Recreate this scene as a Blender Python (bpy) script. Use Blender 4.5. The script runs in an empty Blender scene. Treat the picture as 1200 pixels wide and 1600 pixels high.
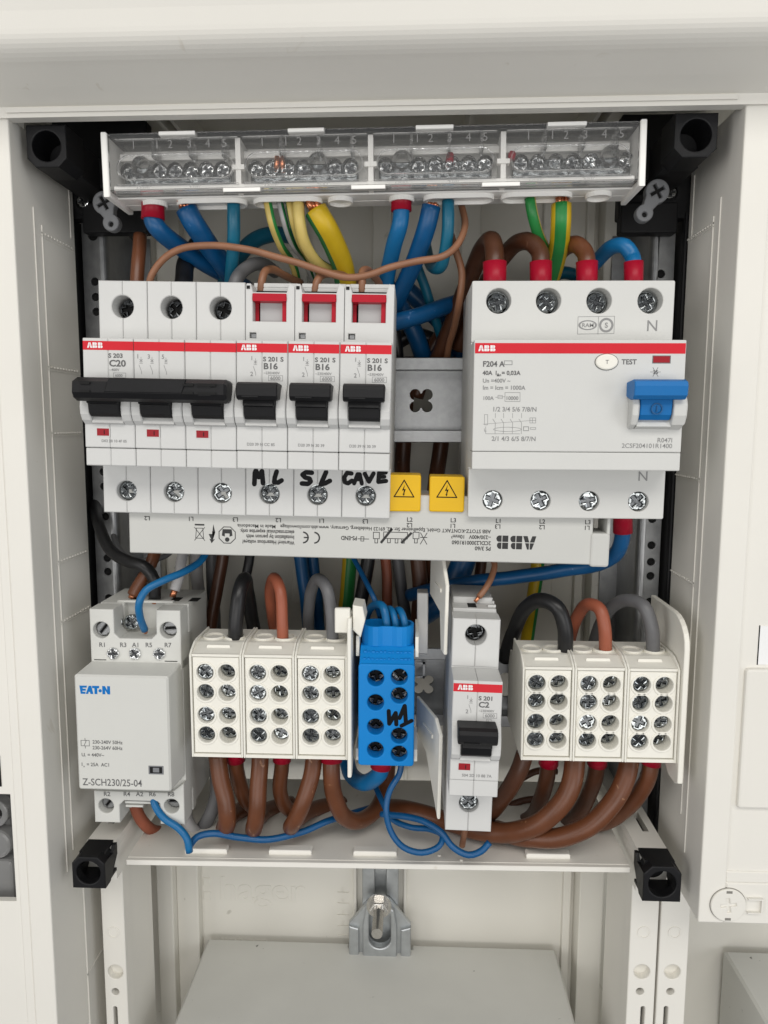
import bpy, bmesh, math, random
from mathutils import Vector, Matrix
from mathutils.geometry import tessellate_polygon
random.seed(7)
S = 0.001                                   # everything below is written in millimetres
SC = bpy.context.scene
COL = SC.collection
R = math.radians

# ------------------------------------------------------------------ camera
F_PX, VPX, VPY, DIST, ROLL = 1150.0, 645.0, 661.0, 266.0, R(0.2)
yaw = math.atan((VPX - 600) / F_PX)
pit = math.atan((800 - VPY) / F_PX)
FWD = Vector((-math.sin(yaw) * math.cos(pit), math.cos(yaw) * math.cos(pit), -math.sin(pit)))
_r = FWD.cross(Vector((0, 0, 1))).normalized()
_u = _r.cross(FWD)
RGT = math.cos(ROLL) * _r + math.sin(ROLL) * _u
UPV = math.cos(ROLL) * _u - math.sin(ROLL) * _r
CAM = Vector((0, -DIST, 0))
cam_d = bpy.data.cameras.new('camera')
cam = bpy.data.objects.new('camera', cam_d)
COL.objects.link(cam)
rot = Matrix((RGT, UPV, -FWD)).transposed()
cam.matrix_world = Matrix.Translation(CAM * S) @ rot.to_4x4()
cam_d.sensor_fit = 'VERTICAL'
cam_d.sensor_height = 36
cam_d.lens = 36 * F_PX / 1600
cam_d.clip_start = 0.01
cam_d.clip_end = 20
SC.camera = cam


def P(u, v, Y):
    """measured point of the photograph at depth Y -> millimetres in the cabinet"""
    d = FWD + RGT * ((u - 600) / F_PX) + UPV * ((800 - v) / F_PX)
    return CAM + d * ((Y + DIST) / d.y)


def PX(u, v, Y): return P(u, v, Y).x
def PZ(u, v, Y): return P(u, v, Y).z
def MMPX(p): return (p - CAM).dot(FWD) / F_PX      # mm per photograph pixel at a point


# ------------------------------------------------------------------ light
W = bpy.data.worlds.new('World')
SC.world = W
W.use_nodes = True
W.node_tree.nodes['Background'].inputs[0].default_value = (0.93, 0.96, 1.0, 1)
W.node_tree.nodes['Background'].inputs[1].default_value = 0.19


def area(name, loc, target, sx, sy, power, col):
    l = bpy.data.lights.new(name, 'AREA')
    l.shape = 'RECTANGLE'
    l.size, l.size_y, l.energy, l.color = sx, sy, power, col
    o = bpy.data.objects.new(name, l)
    COL.objects.link(o)
    o.location = loc
    o.rotation_euler = (Vector(target) - Vector(loc)).to_track_quat('-Z', 'Y').to_euler()
    return o


area('ceiling_lamp', (0.10, -1.05, 0.85), (0, 0, -0.05), 1.4, 0.5, 11.5, (1.0, 0.97, 0.92))
area('left_fill', (-1.15, -1.05, 0.0), (0, 0, -0.05), 0.7, 1.1, 6.0, (1.0, 0.98, 0.95))  # added side fill, keeps its mirror image off the front faces
area('right_fill', (1.25, -1.0, -0.1), (0, 0, -0.05), 0.7, 1.1, 5.6, (0.97, 0.985, 1.0))  # added fill from the right, no window stands there
area('low_fill', (0.0, -1.5, -0.25), (0, 0, -0.05), 1.3, 0.6, 8.0, (1.0, 0.98, 0.95))  # unseen bounce fill added to brighten the bar and lower wall
SC.view_settings.view_transform = 'Standard'
SC.view_settings.look = 'None'
SC.view_settings.exposure = -0.04
SC.view_settings.gamma = 1.0
SC.render.engine = 'CYCLES'
SC.cycles.use_denoising = True
SC.cycles.max_bounces = 10
SC.cycles.diffuse_bounces = 5
SC.cycles.transparent_max_bounces = 32


# ------------------------------------------------------------------ materials
def srgb(r, g, b):
    f = lambda c: (c / 255 / 12.92) if c / 255 <= 0.04045 else ((c / 255 + 0.055) / 1.055) ** 2.4
    return (f(r), f(g), f(b))


def mat(name, col, rough=0.45, metal=0.0, grain=0.05, gscale=900, bump=0.15, spec=0.22, bscale=4000, wear=None, coat=0):
    m = bpy.data.materials.new(name)
    m.use_nodes = True
    nt = m.node_tree
    b = nt.nodes['Principled BSDF']
    b.inputs['Metallic'].default_value = metal
    b.inputs['Specular IOR Level'].default_value = spec
    if coat:
        b.inputs['Coat Weight'].default_value = coat
        b.inputs['Coat Roughness'].default_value = 0.2
    tc = nt.nodes.new('ShaderNodeTexCoord')
    n = nt.nodes.new('ShaderNodeTexNoise')
    n.inputs['Scale'].default_value = gscale * 0.06
    n.inputs['Detail'].default_value = 6
    nt.links.new(tc.outputs['Object'], n.inputs['Vector'])
    cr = nt.nodes.new('ShaderNodeValToRGB')
    c = Vector(col)
    cr.color_ramp.elements[0].position = 0.3
    cr.color_ramp.elements[1].position = 0.7
    cr.color_ramp.elements[0].color = (*(c * (1 - grain)), 1)
    cr.color_ramp.elements[1].color = (*(c * (1 + grain)), 1)
    nt.links.new(n.outputs['Fac'], cr.inputs['Fac'])
    out = cr.outputs['Color']
    if wear:                                       # scuffs of their own colour and shape
        wn = nt.nodes.new('ShaderNodeTexNoise')
        wn.inputs['Scale'].default_value = wear[1]
        wn.inputs['Detail'].default_value = 3
        wn.inputs['Distortion'].default_value = 1.5
        nt.links.new(tc.outputs['Object'], wn.inputs['Vector'])
        wr = nt.nodes.new('ShaderNodeValToRGB')
        wr.color_ramp.elements[0].position = wear[2]
        wr.color_ramp.elements[1].position = wear[2] + 0.05
        nt.links.new(wn.outputs['Fac'], wr.inputs['Fac'])
        mx = nt.nodes.new('ShaderNodeMixRGB')
        nt.links.new(wr.outputs['Color'], mx.inputs['Fac'])
        nt.links.new(out, mx.inputs['Color1'])
        mx.inputs['Color2'].default_value = (*wear[0], 1)
        out = mx.outputs['Color']
    nt.links.new(out, b.inputs['Base Color'])
    rr = nt.nodes.new('ShaderNodeMapRange')
    rr.inputs['To Min'].default_value = rough - 0.07
    rr.inputs['To Max'].default_value = rough + 0.07
    nt.links.new(n.outputs['Fac'], rr.inputs['Value'])
    nt.links.new(rr.outputs['Result'], b.inputs['Roughness'])
    if bump:
        n2 = nt.nodes.new('ShaderNodeTexNoise')
        n2.inputs['Scale'].default_value = bscale
        n2.inputs['Detail'].default_value = 2
        nt.links.new(tc.outputs['Object'], n2.inputs['Vector'])
        bp = nt.nodes.new('ShaderNodeBump')
        bp.inputs['Strength'].default_value = bump
        bp.inputs['Distance'].default_value = 0.0001
        nt.links.new(n2.outputs['Fac'], bp.inputs['Height'])
        nt.links.new(bp.outputs['Normal'], b.inputs['Normal'])
    return m


def clear_mat(name, milk, tint):
    m = bpy.data.materials.new(name)
    m.use_nodes = True
    nt = m.node_tree
    nt.nodes.clear()
    o = nt.nodes.new('ShaderNodeOutputMaterial')
    t = nt.nodes.new('ShaderNodeBsdfTransparent')
    t.inputs[0].default_value = (*tint, 1)
    g = nt.nodes.new('ShaderNodeBsdfGlossy')
    g.inputs['Roughness'].default_value = 0.09
    d = nt.nodes.new('ShaderNodeBsdfDiffuse')
    d.inputs[0].default_value = (0.88, 0.88, 0.87, 1)
    fr = nt.nodes.new('ShaderNodeFresnel')
    fr.inputs[0].default_value = 1.38
    m1 = nt.nodes.new('ShaderNodeMixShader')
    m1.inputs[0].default_value = milk
    nt.links.new(t.outputs[0], m1.inputs[1])
    nt.links.new(d.outputs[0], m1.inputs[2])
    m2 = nt.nodes.new('ShaderNodeMixShader')
    nt.links.new(fr.outputs[0], m2.inputs[0])
    nt.links.new(m1.outputs[0], m2.inputs[1])
    nt.links.new(g.outputs[0], m2.inputs[2])
    nt.links.new(m2.outputs[0], o.inputs[0])
    return m


M = {
    'frame': mat('cabinet_white_plastic', (0.75, 0.73, 0.677), 0.5, grain=0.025, gscale=250, bump=0.25, wear=((0.68, 0.65, 0.585), 60, 0.71)),
    'back': mat('enclosure_white_plastic', (0.73, 0.71, 0.65), 0.55, grain=0.02, bump=0.3, gscale=300, wear=((0.55, 0.53, 0.47), 45, 0.70)),
    'mcb': mat('light_grey_plastic', (0.60, 0.60, 0.588), 0.5, grain=0.012, bump=0.3),
    'rcd': mat('pale_grey_plastic', (0.60, 0.60, 0.58), 0.5, grain=0.012, bump=0.3),
    'bus': mat('busbar_grey_plastic', (0.54, 0.54, 0.515), 0.5, grain=0.015, bump=0.3),
    'cont': mat('contactor_grey_plastic', (0.60, 0.60, 0.57), 0.5, grain=0.012, bump=0.4),
    'cream': mat('cream_white_plastic', (0.80, 0.78, 0.71), 0.42, grain=0.012, bump=0.2),
    'white': mat('bar_white_plastic', (0.86, 0.85, 0.82), 0.4, grain=0.01),
    'red': mat('signal_red_print', (0.60, 0.018, 0.03), 0.4, grain=0.03),
    'clampr': mat('shaded_red_clamp_plastic', (0.42, 0.008, 0.022), 0.4, grain=0.05),  # darker than the stripe red: shading is mixed into the colour
    'ferr': mat('crimson_sleeve_plastic', (0.33, 0.005, 0.022), 0.35, grain=0.06),
    'ind': mat('dark_red_indicator', (0.30, 0.012, 0.02), 0.4, grain=0.08),
    'logo': mat('white_print', (0.8, 0.8, 0.8), 0.5, grain=0.0, bump=0, spec=0.06),
    'gapg': mat('panel_gap_grey', (0.22, 0.21, 0.19), 0.6, bump=0),
    'ink': mat('grey_print', (0.14, 0.14, 0.14), 0.6, grain=0.05, bump=0, spec=0.06),
    'inkd': mat('dark_print', (0.05, 0.05, 0.05), 0.6, grain=0.05, bump=0, spec=0.06),
    'inkl': mat('pale_grey_print', (0.26, 0.26, 0.26), 0.6, grain=0.05, bump=0, spec=0.06),
    'mark': mat('black_marker_ink', (0.008, 0.008, 0.009), 0.35, grain=0.2, bump=0, spec=0.06),
    'black': mat('black_plastic', (0.007, 0.007, 0.008), 0.46, spec=0.25, grain=0.2, bump=0.4),
    'blackm': mat('matt_black_plastic', (0.009, 0.009, 0.010), 0.6, spec=0.3, grain=0.2, bump=0.4),
    'hole': mat('recess_shade_and_black_trim', (0.02, 0.02, 0.02), 0.7, bump=0, spec=0.06),  # near-black: shade of recesses put in as colour, also black trim
    'steel': mat('zinc_plated_screw_steel', (0.34, 0.36, 0.365), 0.15, 1.0, grain=0.25, gscale=9000, bump=0.9, bscale=900),
    'bsteel': mat('lit_screw_steel', (0.72, 0.73, 0.73), 0.16, 1.0, grain=0.2, gscale=9000, bump=0.9, bscale=900),  # brighter copy of the screw steel, glints put into the colour
    'dsteel': mat('shaded_screw_steel', (0.10, 0.105, 0.11), 0.24, 1.0, grain=0.3, gscale=9000, bump=0.9, bscale=1100),  # darker copy of the screw steel, shade of deep wells in the colour
    'galv': mat('galvanised_rail_steel', (0.30, 0.305, 0.31), 0.38, 0.85, grain=0.12, gscale=4000, bump=0.25, bscale=2500),
    'zinc': mat('passivated_steel', (0.46, 0.48, 0.49), 0.36, 0.75, grain=0.1, gscale=3000),
    'greyp': mat('grey_painted_steel', (0.60, 0.60, 0.57), 0.5, grain=0.025, gscale=700, bump=0.5, wear=((0.12, 0.12, 0.11), 130, 0.725)),
    'greyc': mat('grey_latch_plastic', (0.20, 0.205, 0.215), 0.5),
    'liftg': mat('grey_clamp_plate', (0.40, 0.395, 0.395), 0.5, grain=0.02),
    'yellow': mat('yellow_cap_plastic', (0.72, 0.43, 0.008), 0.4, grain=0.03),
    'bblock': mat('blue_block_plastic', (0.003, 0.20, 0.56), 0.4, grain=0.03),
    'tblue': mat('blue_lever_plastic', (0.006, 0.14, 0.40), 0.4, grain=0.03),
    'wblue': mat('blue_cable_pvc', (0.002, 0.075, 0.21), 0.36, spec=0.42, grain=0.10, gscale=2500, bump=0.3, wear=((0.10, 0.2, 0.4), 160, 0.70)),
    'wblue2': mat('bright_blue_cable_pvc', (0.004, 0.125, 0.31), 0.36, spec=0.42, grain=0.08, gscale=2500, bump=0.3),
    'teal': mat('teal_cable_pvc', (0.006, 0.12, 0.20), 0.34, spec=0.42, grain=0.10, gscale=2500, bump=0.3),
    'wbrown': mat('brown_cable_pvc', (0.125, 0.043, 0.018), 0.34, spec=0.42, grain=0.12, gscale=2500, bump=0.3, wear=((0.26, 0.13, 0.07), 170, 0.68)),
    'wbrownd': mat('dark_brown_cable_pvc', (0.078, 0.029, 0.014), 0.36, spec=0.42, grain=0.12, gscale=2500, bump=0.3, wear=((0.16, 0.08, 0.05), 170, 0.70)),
    'tbrown': mat('thin_brown_wire_pvc', (0.25, 0.115, 0.062), 0.4, spec=0.42, grain=0.10, gscale=2500, bump=0.3),
    'rbrown': mat('red_brown_cable_pvc', (0.30, 0.085, 0.045), 0.42, spec=0.42, grain=0.06, gscale=2500, bump=0.3),
    'wblack': mat('black_cable_pvc', (0.010, 0.010, 0.011), 0.36, spec=0.42, grain=0.2, gscale=2500, bump=0.3, wear=((0.06, 0.06, 0.06), 150, 0.70)),
    'wgrey': mat('grey_cable_pvc', (0.13, 0.13, 0.135), 0.42, spec=0.42, grain=0.08, gscale=2500, bump=0.3),
    'wgreyl': mat('pale_grey_cable_pvc', (0.40, 0.39, 0.39), 0.45, spec=0.42, grain=0.08, gscale=2500, bump=0.3),
    'wyel': mat('yellow_cable_pvc', (0.55, 0.37, 0.012), 0.36, spec=0.42, grain=0.08, gscale=2500, bump=0.3),
    'wyelp': mat('pale_yellow_cable_pvc', (0.60, 0.46, 0.14), 0.36, spec=0.42, grain=0.08, gscale=2500, bump=0.3),
    'wgrn': mat('green_cable_pvc', (0.02, 0.22, 0.05), 0.36, spec=0.42, grain=0.08, gscale=2500, bump=0.3),
    'wgrnd': mat('dark_green_cable_pvc', (0.012, 0.13, 0.04), 0.36, spec=0.42, grain=0.08, gscale=2500, bump=0.3),
    'cu': mat('bare_copper', (0.75, 0.30, 0.16), 0.28, 0.9, grain=0.15, gscale=15000, bump=0.3),
    'clear': clear_mat('clear_polycarbonate', 0.03, (1.0, 1.0, 1.0)),
    'digit': clear_mat('clear_polycarbonate_relief', 0.22, (0.6, 0.6, 0.6)),
    'clearm': clear_mat('clear_polycarbonate_rib', 0.08, (0.99, 0.99, 0.99)),
    'smoke': clear_mat('grey_translucent_plastic', 0.2, (0.55, 0.55, 0.55)),
    'sbolt': mat('stainless_bolt_steel', (0.66, 0.64, 0.61), 0.2, 1.0, grain=0.1, gscale=12000),
    'wlogo': mat('blue_print', (0.01, 0.16, 0.48), 0.5, grain=0.02, bump=0, spec=0.06),
    'paper': mat('white_label_paper', (0.82, 0.82, 0.82), 0.6, grain=0.01),
}

# ------------------------------------------------------------------ shape helpers
TY = lambda a, d, b: (a, d, b)          # outline in x,z, thickness along y
TX = lambda a, d, b: (d, a, b)          # outline in y,z, thickness along x
TZ = lambda a, d, b: (a, b, d)          # outline in x,y, thickness along z


def circ(cx, cz, r, n=24, cw=False, a0=0.0, sx=1.0):
    p = [(cx + sx * r * math.cos(a0 + 2 * math.pi * k / n), cz + r * math.sin(a0 + 2 * math.pi * k / n)) for k in range(n)]
    return p[::-1] if cw else p


def rrect(x0, x1, z0, z1, r=0.0, n=3, cw=False):
    if r <= 0:
        p = [(x0, z0), (x1, z0), (x1, z1), (x0, z1)]
    else:
        p = []
        for cx, cz, a in ((x1 - r, z0 + r, -90), (x1 - r, z1 - r, 0), (x0 + r, z1 - r, 90), (x0 + r, z0 + r, 180)):
            for k in range(n + 1):
                t = R(a + 90 * k / n)
                p.append((cx + r * math.cos(t), cz + r * math.sin(t)))
    return p[::-1] if cw else p


def stadium(x0, x1, z0, z1, n=8, cw=False):
    return rrect(x0, x1, z0, z1, min(x1 - x0, z1 - z0) / 2 - 1e-3, n, cw)


def plus(cx, cz, r, w, a=0.0, cw=False):
    p = []
    for k in range(4):
        t = a + k * math.pi / 2
        c, s = math.cos(t), math.sin(t)
        for x, z in ((r, -w), (r, w), (w, w)):
            p.append((cx + x * c - z * s, cz + x * s + z * c))
    return p[::-1] if cw else p


def ensure(loop, cw):
    a = sum(loop[i - 1][0] * loop[i][1] - loop[i][0] * loop[i - 1][1] for i in range(len(loop)))
    return loop[::-1] if (a < 0) != cw else loop


def inset(loop, b):
    n = len(loop)
    out = []
    for i in range(n):
        p0, p1, p2 = Vector(loop[i - 1]), Vector(loop[i]), Vector(loop[(i + 1) % n])
        d1, d2 = (p1 - p0), (p2 - p1)
        d1 = d1.normalized() if d1.length > 1e-9 else Vector((1, 0))
        d2 = d2.normalized() if d2.length > 1e-9 else d1
        n1, n2 = Vector((-d1.y, d1.x)), Vector((-d2.y, d2.x))
        k = 1 + n1.dot(n2)
        q = p1 + (n1 + n2) / max(k, 0.25) * b
        out.append((q.x, q.y))
    return out


class MB:
    def __init__(self): self.v, self.f, self.m, self.s = [], [], [], []

    def add(self, verts, faces, mi=0, smooth=False):
        o = len(self.v)
        self.v += [tuple(p) for p in verts]
        for f in faces:
            self.f.append(tuple(i + o for i in f)); self.m.append(mi); self.s.append(smooth)

    def plate(self, loops, y0, y1, b=0.0, seg=1, mi=0, T=TY, bb=0.0, smooth=False):
        loops = [ensure(l, k > 0) for k, l in enumerate(loops)]
        prof = [(b, y0)]
        if b > 0:
            if seg == 2: prof.append((b * 0.3, y0 + b * 0.3))
            prof.append((0, y0 + b))
        if bb > 0:
            prof += [(0, y1 - bb), (bb, y1)]
        else:
            prof.append((0, y1))
        vs, fs, rings = [], [], []
        for ins, y in prof:
            ids = []
            for l in loops:
                ll = inset(l, ins) if ins else l
                ids.append(list(range(len(vs), len(vs) + len(ll))))
                vs += [T(x, y, z) for x, z in ll]
            rings.append(ids)
        for r0, r1 in zip(rings, rings[1:]):
            for a, c in zip(r0, r1):
                for k in range(len(a)):
                    j = (k + 1) % len(a)
                    fs.append((a[k], a[j], c[j], c[k]))
        for ring, ins in ((rings[0], prof[0][0]), (rings[-1], prof[-1][0])):
            flat = [i for l in ring for i in l]
            tri = tessellate_polygon([[Vector((x, z, 0)) for x, z in (inset(l, ins) if ins else l)] for l in loops])
            fs += [(flat[t[0]], flat[t[1]], flat[t[2]]) for t in tri]
        self.add(vs, fs, mi, smooth)
        return self

    def box(self, x0, x1, y0, y1, z0, z1, b=0.25, mi=0, r=None):
        return self.plate([rrect(x0, x1, z0, z1, r if r is not None else b, 2)] if b else [rrect(x0, x1, z0, z1)], y0, y1, b, 2 if b > 0.4 else 1, mi)

    def tube(self, pts, rad, n=14, mi=0, caps=True, stripe=None, ring=0.0):
        pts = [Vector(p) for p in pts]
        N = len(pts)
        rs = rad if isinstance(rad, (list, tuple)) else [rad] * N
        t = [(pts[min(i + 1, N - 1)] - pts[max(i - 1, 0)]).normalized() for i in range(N)]
        ref = Vector((0, -1, 0)) if abs(t[0].y) < 0.9 else Vector((1, 0, 0))
        u = (ref - t[0] * ref.dot(t[0])).normalized()
        vs, fs, mm = [], [], []
        for i in range(N):
            u = (u - t[i] * u.dot(t[i])).normalized()
            w = t[i].cross(u)
            rr = rs[i] * (1 + (ring if i % 2 else -ring))
            for k in range(n):
                a = 2 * math.pi * k / n
                vs.append(pts[i] + (u * math.cos(a) + w * math.sin(a)) * rr)
        o = len(self.v)
        self.v += [tuple(p) for p in vs]
        for i in range(N - 1):
            for k in range(n):
                j = (k + 1) % n
                self.f.append((o + i * n + k, o + i * n + j, o + (i + 1) * n + j, o + (i + 1) * n + k))
                self.m.append(stripe[k] if stripe else mi); self.s.append(True)
        if caps:
            self.f.append(tuple(o + k for k in range(n))); self.m.append(mi); self.s.append(False)
            self.f.append(tuple(o + (N - 1) * n + k for k in range(n))); self.m.append(mi); self.s.append(False)
        return self

    def ringtube(self, c, axis, ro, ri, h, n=20, mi=0):
        """hollow collar along axis from c"""
        axis = Vector(axis).normalized()
        c = Vector(c)
        ref = Vector((1, 0, 0)) if abs(axis.x) < 0.9 else Vector((0, 1, 0))
        u = axis.cross(ref).normalized(); w = axis.cross(u)
        vs = []
        for r, k in ((ro, 0), (ro, h), (ri, h), (ri, 0)):
            vs += [c + axis * k + (u * math.cos(2 * math.pi * i / n) + w * math.sin(2 * math.pi * i / n)) * r for i in range(n)]
        fs = []
        for q in range(4):
            p = (q + 1) % 4
            for i in range(n):
                j = (i + 1) % n
                fs.append((q * n + i, q * n + j, p * n + j, p * n + i))
        self.add(vs, fs, mi, False)
        return self

    def text(self, s, x, z, y, h, align='LEFT', sx=1.0, bold=0.0, mi=0, th=0.05, rot=0.0, T=None, sp=1.0, fit=None):
        """flat print, capitals h mm high, baseline at z, standing at depth y facing the viewer"""
        vs, ts = glyphs(s, bold, sp)
        if not vs: return self
        w = max(p[0] for p in vs)
        ox = {'LEFT': 0, 'CENTER': -w / 2, 'RIGHT': -w}[align]
        c, sn = math.cos(rot), math.sin(rot)
        k = h / 0.69
        if fit: sx = fit / (w * k)
        out = []
        for px, py in vs:
            a, b = (px + ox) * k * sx, py * k
            q = (x + a * c - b * sn, y - th, z + a * sn + b * c)
            out.append(T(q) if T else q)
        self.add(out, ts, mi)
        return self

    def stroke(self, pts, w, y, mi=0):
        """marker-pen line: rounded ribbon"""
        for k, (a, b) in enumerate(zip(pts, pts[1:])):
            a, b = Vector(a), Vector(b)
            d = (b - a)
            if d.length < 1e-6: continue
            d = d.normalized(); n = Vector((-d.y, d.x)) * w / 2
            yy = y - 0.004 * (k % 5)
            loop = []
            a0 = math.atan2(n.y, n.x)
            for q in range(6): loop.append(a + Vector((math.cos(a0 + math.pi * q / 5), math.sin(a0 + math.pi * q / 5))) * w / 2)
            for q in range(6): loop.append(b + Vector((math.cos(a0 + math.pi + math.pi * q / 5), math.sin(a0 + math.pi + math.pi * q / 5))) * w / 2)
            self.add([(p.x, yy, p.y) for p in loop], [tuple(range(12))], mi)
        return self

    def line(self, pts, w, y, mi=0, close=False):
        pts = list(pts) + ([pts[0]] if close else [])
        for k, (a, b) in enumerate(zip(pts, pts[1:])):
            a, b = Vector(a), Vector(b)
            d = (b - a).normalized(); n = Vector((-d.y, d.x)) * w / 2; e = d * w * 0.45
            yy = y - 0.003 * (k % 4)
            q = [a - e + n, a - e - n, b + e - n, b + e + n]
            self.add([(p.x, yy, p.y) for p in q], [(0, 1, 2, 3)], mi)
        return self

    def mesh(self, name, mats, off=(0, 0, 0)):
        o = Vector(off)
        me = bpy.data.meshes.new(name)
        me.from_pydata([(Vector(p) - o) * S for p in self.v], [], self.f)
        for m in mats: me.materials.append(M[m] if isinstance(m, str) else m)
        for p, mi, sm in zip(me.polygons, self.m, self.s):
            p.material_index = mi; p.use_smooth = sm
        bm = bmesh.new(); bm.from_mesh(me)
        bmesh.ops.recalc_face_normals(bm, faces=bm.faces)
        bm.to_mesh(me); bm.free()
        return me


_gl = {}


def glyphs(s, bold=0.0, sp=1.0):
    key = (s, bold, sp)
    if key not in _gl:
        cu = bpy.data.curves.new('glyphs', 'FONT')
        cu.body = s; cu.size = 1.0; cu.resolution_u = 3; cu.offset = bold; cu.space_character = sp
        ob = bpy.data.objects.new('glyphs', cu)
        COL.objects.link(ob)
        me = bpy.data.meshes.new_from_object(ob.evaluated_get(bpy.context.evaluated_depsgraph_get()))
        _gl[key] = ([(v.co.x, v.co.y) for v in me.vertices], [tuple(p.vertices) for p in me.polygons])
        bpy.data.objects.remove(ob); bpy.data.curves.remove(cu); bpy.data.meshes.remove(me)
    return _gl[key]


def relief(mb, s, x, z, y, h, depth, sx=1.0):
    """moulded letters with rounded flanks standing depth mm out of a wall at y"""
    k = h / 0.69
    cu = bpy.data.curves.new('relief', 'FONT')
    cu.body = s; cu.size = 1.0; cu.resolution_u = 4; cu.offset = 0.004
    cu.extrude = depth / k * 0.5; cu.bevel_depth = depth / k * 0.5; cu.bevel_resolution = 1
    ob = bpy.data.objects.new('relief', cu)
    COL.objects.link(ob)
    me = bpy.data.meshes.new_from_object(ob.evaluated_get(bpy.context.evaluated_depsgraph_get()))
    mb.add([(x + v.co.x * k * sx, y - v.co.z * k, z + v.co.y * k) for v in me.vertices], [tuple(p.vertices) for p in me.polygons])
    bpy.data.objects.remove(ob); bpy.data.curves.remove(cu); bpy.data.meshes.remove(me)


ORG = {}


def link(name, data): 
    o = bpy.data.objects.new(name, data); COL.objects.link(o); return o


def tag(o, label=None, cat=None, group=None, kind=None):
    if label: o['label'] = label
    if cat: o['category'] = cat
    if group: o['group'] = group
    if kind: o['kind'] = kind
    return o


def thing(name, label, cat, loc=(0, 0, 0), roll=0.0, group=None, world=False):
    o = link(name, None)
    o.empty_display_size = 0.01
    o.location = Vector(loc) * S
    o.rotation_euler = (0, roll, 0)
    ORG[o.name] = tuple(loc) if world else (0, 0, 0)
    return tag(o, label, cat, group)


def part(name, mb, mats, parent, label=None, kind=None):
    off = ORG[parent.name]
    o = link(name, mb.mesh(name, mats if isinstance(mats, (list, tuple)) else [mats], off))
    o.parent = parent
    ORG[o.name] = off
    return tag(o, label, None, None, kind)


def shared(name, me, parent, loc, rot=(0, 0, 0)):
    o = link(name, me)
    o.parent = parent
    o.location = (Vector(loc) - Vector(ORG[parent.name])) * S
    o.rotation_euler = rot
    ORG[o.name] = (0, 0, 0)
    return o


def solo(name, mb, mats, label=None, cat=None, group=None, kind=None, org=None):
    if org is None:
        xs, ys, zs = zip(*mb.v)
        org = ((min(xs) + max(xs)) / 2, (min(ys) + max(ys)) / 2, min(zs))
    o = link(name, mb.mesh(name, mats if isinstance(mats, (list, tuple)) else [mats], org))
    o.location = Vector(org) * S
    ORG[o.name] = org
    return tag(o, label, cat, group, kind)


def spline(pts, step=1.6):
    pts = [Vector(p) for p in pts]
    out = []
    ext = [pts[0] * 2 - pts[1]] + pts + [pts[-1] * 2 - pts[-2]]
    for i in range(1, len(ext) - 2):
        p0, p1, p2, p3 = ext[i - 1:i + 3]
        d = lambda a, b: max((b - a).length, 1e-3) ** 0.5
        t0 = 0; t1 = t0 + d(p0, p1); t2 = t1 + d(p1, p2); t3 = t2 + d(p2, p3)
        n = max(3, int((p2 - p1).length / step))
        for k in range(n):
            t = t1 + (t2 - t1) * k / n
            a1 = p0 * ((t1 - t) / (t1 - t0)) + p1 * ((t - t0) / (t1 - t0))
            a2 = p1 * ((t2 - t) / (t2 - t1)) + p2 * ((t - t1) / (t2 - t1))
            a3 = p2 * ((t3 - t) / (t3 - t2)) + p3 * ((t - t2) / (t3 - t2))
            b1 = a1 * ((t2 - t) / (t2 - t0)) + a2 * ((t - t0) / (t2 - t0))
            b2 = a2 * ((t3 - t) / (t3 - t1)) + a3 * ((t - t1) / (t3 - t1))
            out.append(b1 * ((t2 - t) / (t2 - t1)) + b2 * ((t - t1) / (t2 - t1)))
    out.append(pts[-1])
    return out


def wire(label, pts, wpx, m, name='cable', cat='cable', ferrule=0, copper=0, copper_end=0, stripe=None, ring=0.0, group=None):
    """insulated conductor through measured points; wpx = its width in the photograph"""
    P3 = [P(*p) for p in pts]
    r = wpx / 2 * MMPX(P3[len(P3) // 3]) * (0.88 if wpx < 16 else 0.96)
    cv = spline(P3, 0.9 if ring else 1.6)
    ph = [random.uniform(0, 6.28) for _ in range(6)]
    n_ = len(cv)
    for i, q in enumerate(cv):                    # hand-bent: never a perfect arc
        e_ = min(1.0, i / 6, (n_ - 1 - i) / 6)
        w_ = r * (0.035 if wpx > 18 else 0.08) * e_
        cv[i] = q + Vector((math.sin(i * .28 + ph[0]) + .5 * math.sin(i * .6 + ph[1]), math.sin(i * .25 + ph[2]), math.sin(i * .3 + ph[3]) + .5 * math.sin(i * .65 + ph[4]))) * w_
    mb = MB()
    mats = [m]
    st = None
    if stripe:                                    # second colour runs along the sheath
        mats = [m, stripe[0]]
        n = 16
        st = [1 if ((k - stripe[1]) % n) < stripe[2] else 0 for k in range(n)]
        mb.tube(cv, r, 16, stripe=st, ring=ring)
    else:
        mb.tube(cv, r, 14, ring=ring)
    if not (ferrule or copper or copper_end):
        return solo(name, mb, mats, label, cat, group)
    base = min(P3, key=lambda p: p.z)
    t = thing(name, label, cat, base, 0, group, world=True)
    part('insulation', mb, mats, t)
    d0 = (P3[1] - P3[0]).normalized()
    if ferrule:
        f = MB()
        q = cv[0] - d0 * 0.5
        L = ferrule
        f.tube([q - d0 * 0.9, q - d0 * 0.2, q + d0 * 0.4, q + d0 * L, q + d0 * (L + .03)], [r * 1.16, r * 1.2, r * 1.2, r * 1.24, r * 1.05], 24)
        part('ferrule', f, 'ferr', t)
    if copper:
        c = MB()
        for k in range(9):
            a = k * 2.4; rr = r * 0.62 * math.sqrt(k / 9)
            o_ = Vector((math.cos(a) * rr, math.sin(a) * rr, 0))
            c.tube([cv[0] + o_ + d0 * 0.5, cv[0] + o_ - d0 * copper], r * 0.2, 6)
        part('copper_core', c, 'cu', t)
    if copper_end:
        c = MB()
        d1 = (cv[-1] - cv[-2]).normalized()
        c.tube([cv[-1] - d1 * 0.5, cv[-1] + d1 * copper_end], r * 0.6, 10)
        part('copper_core', c, 'cu', t)
    return t


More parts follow.
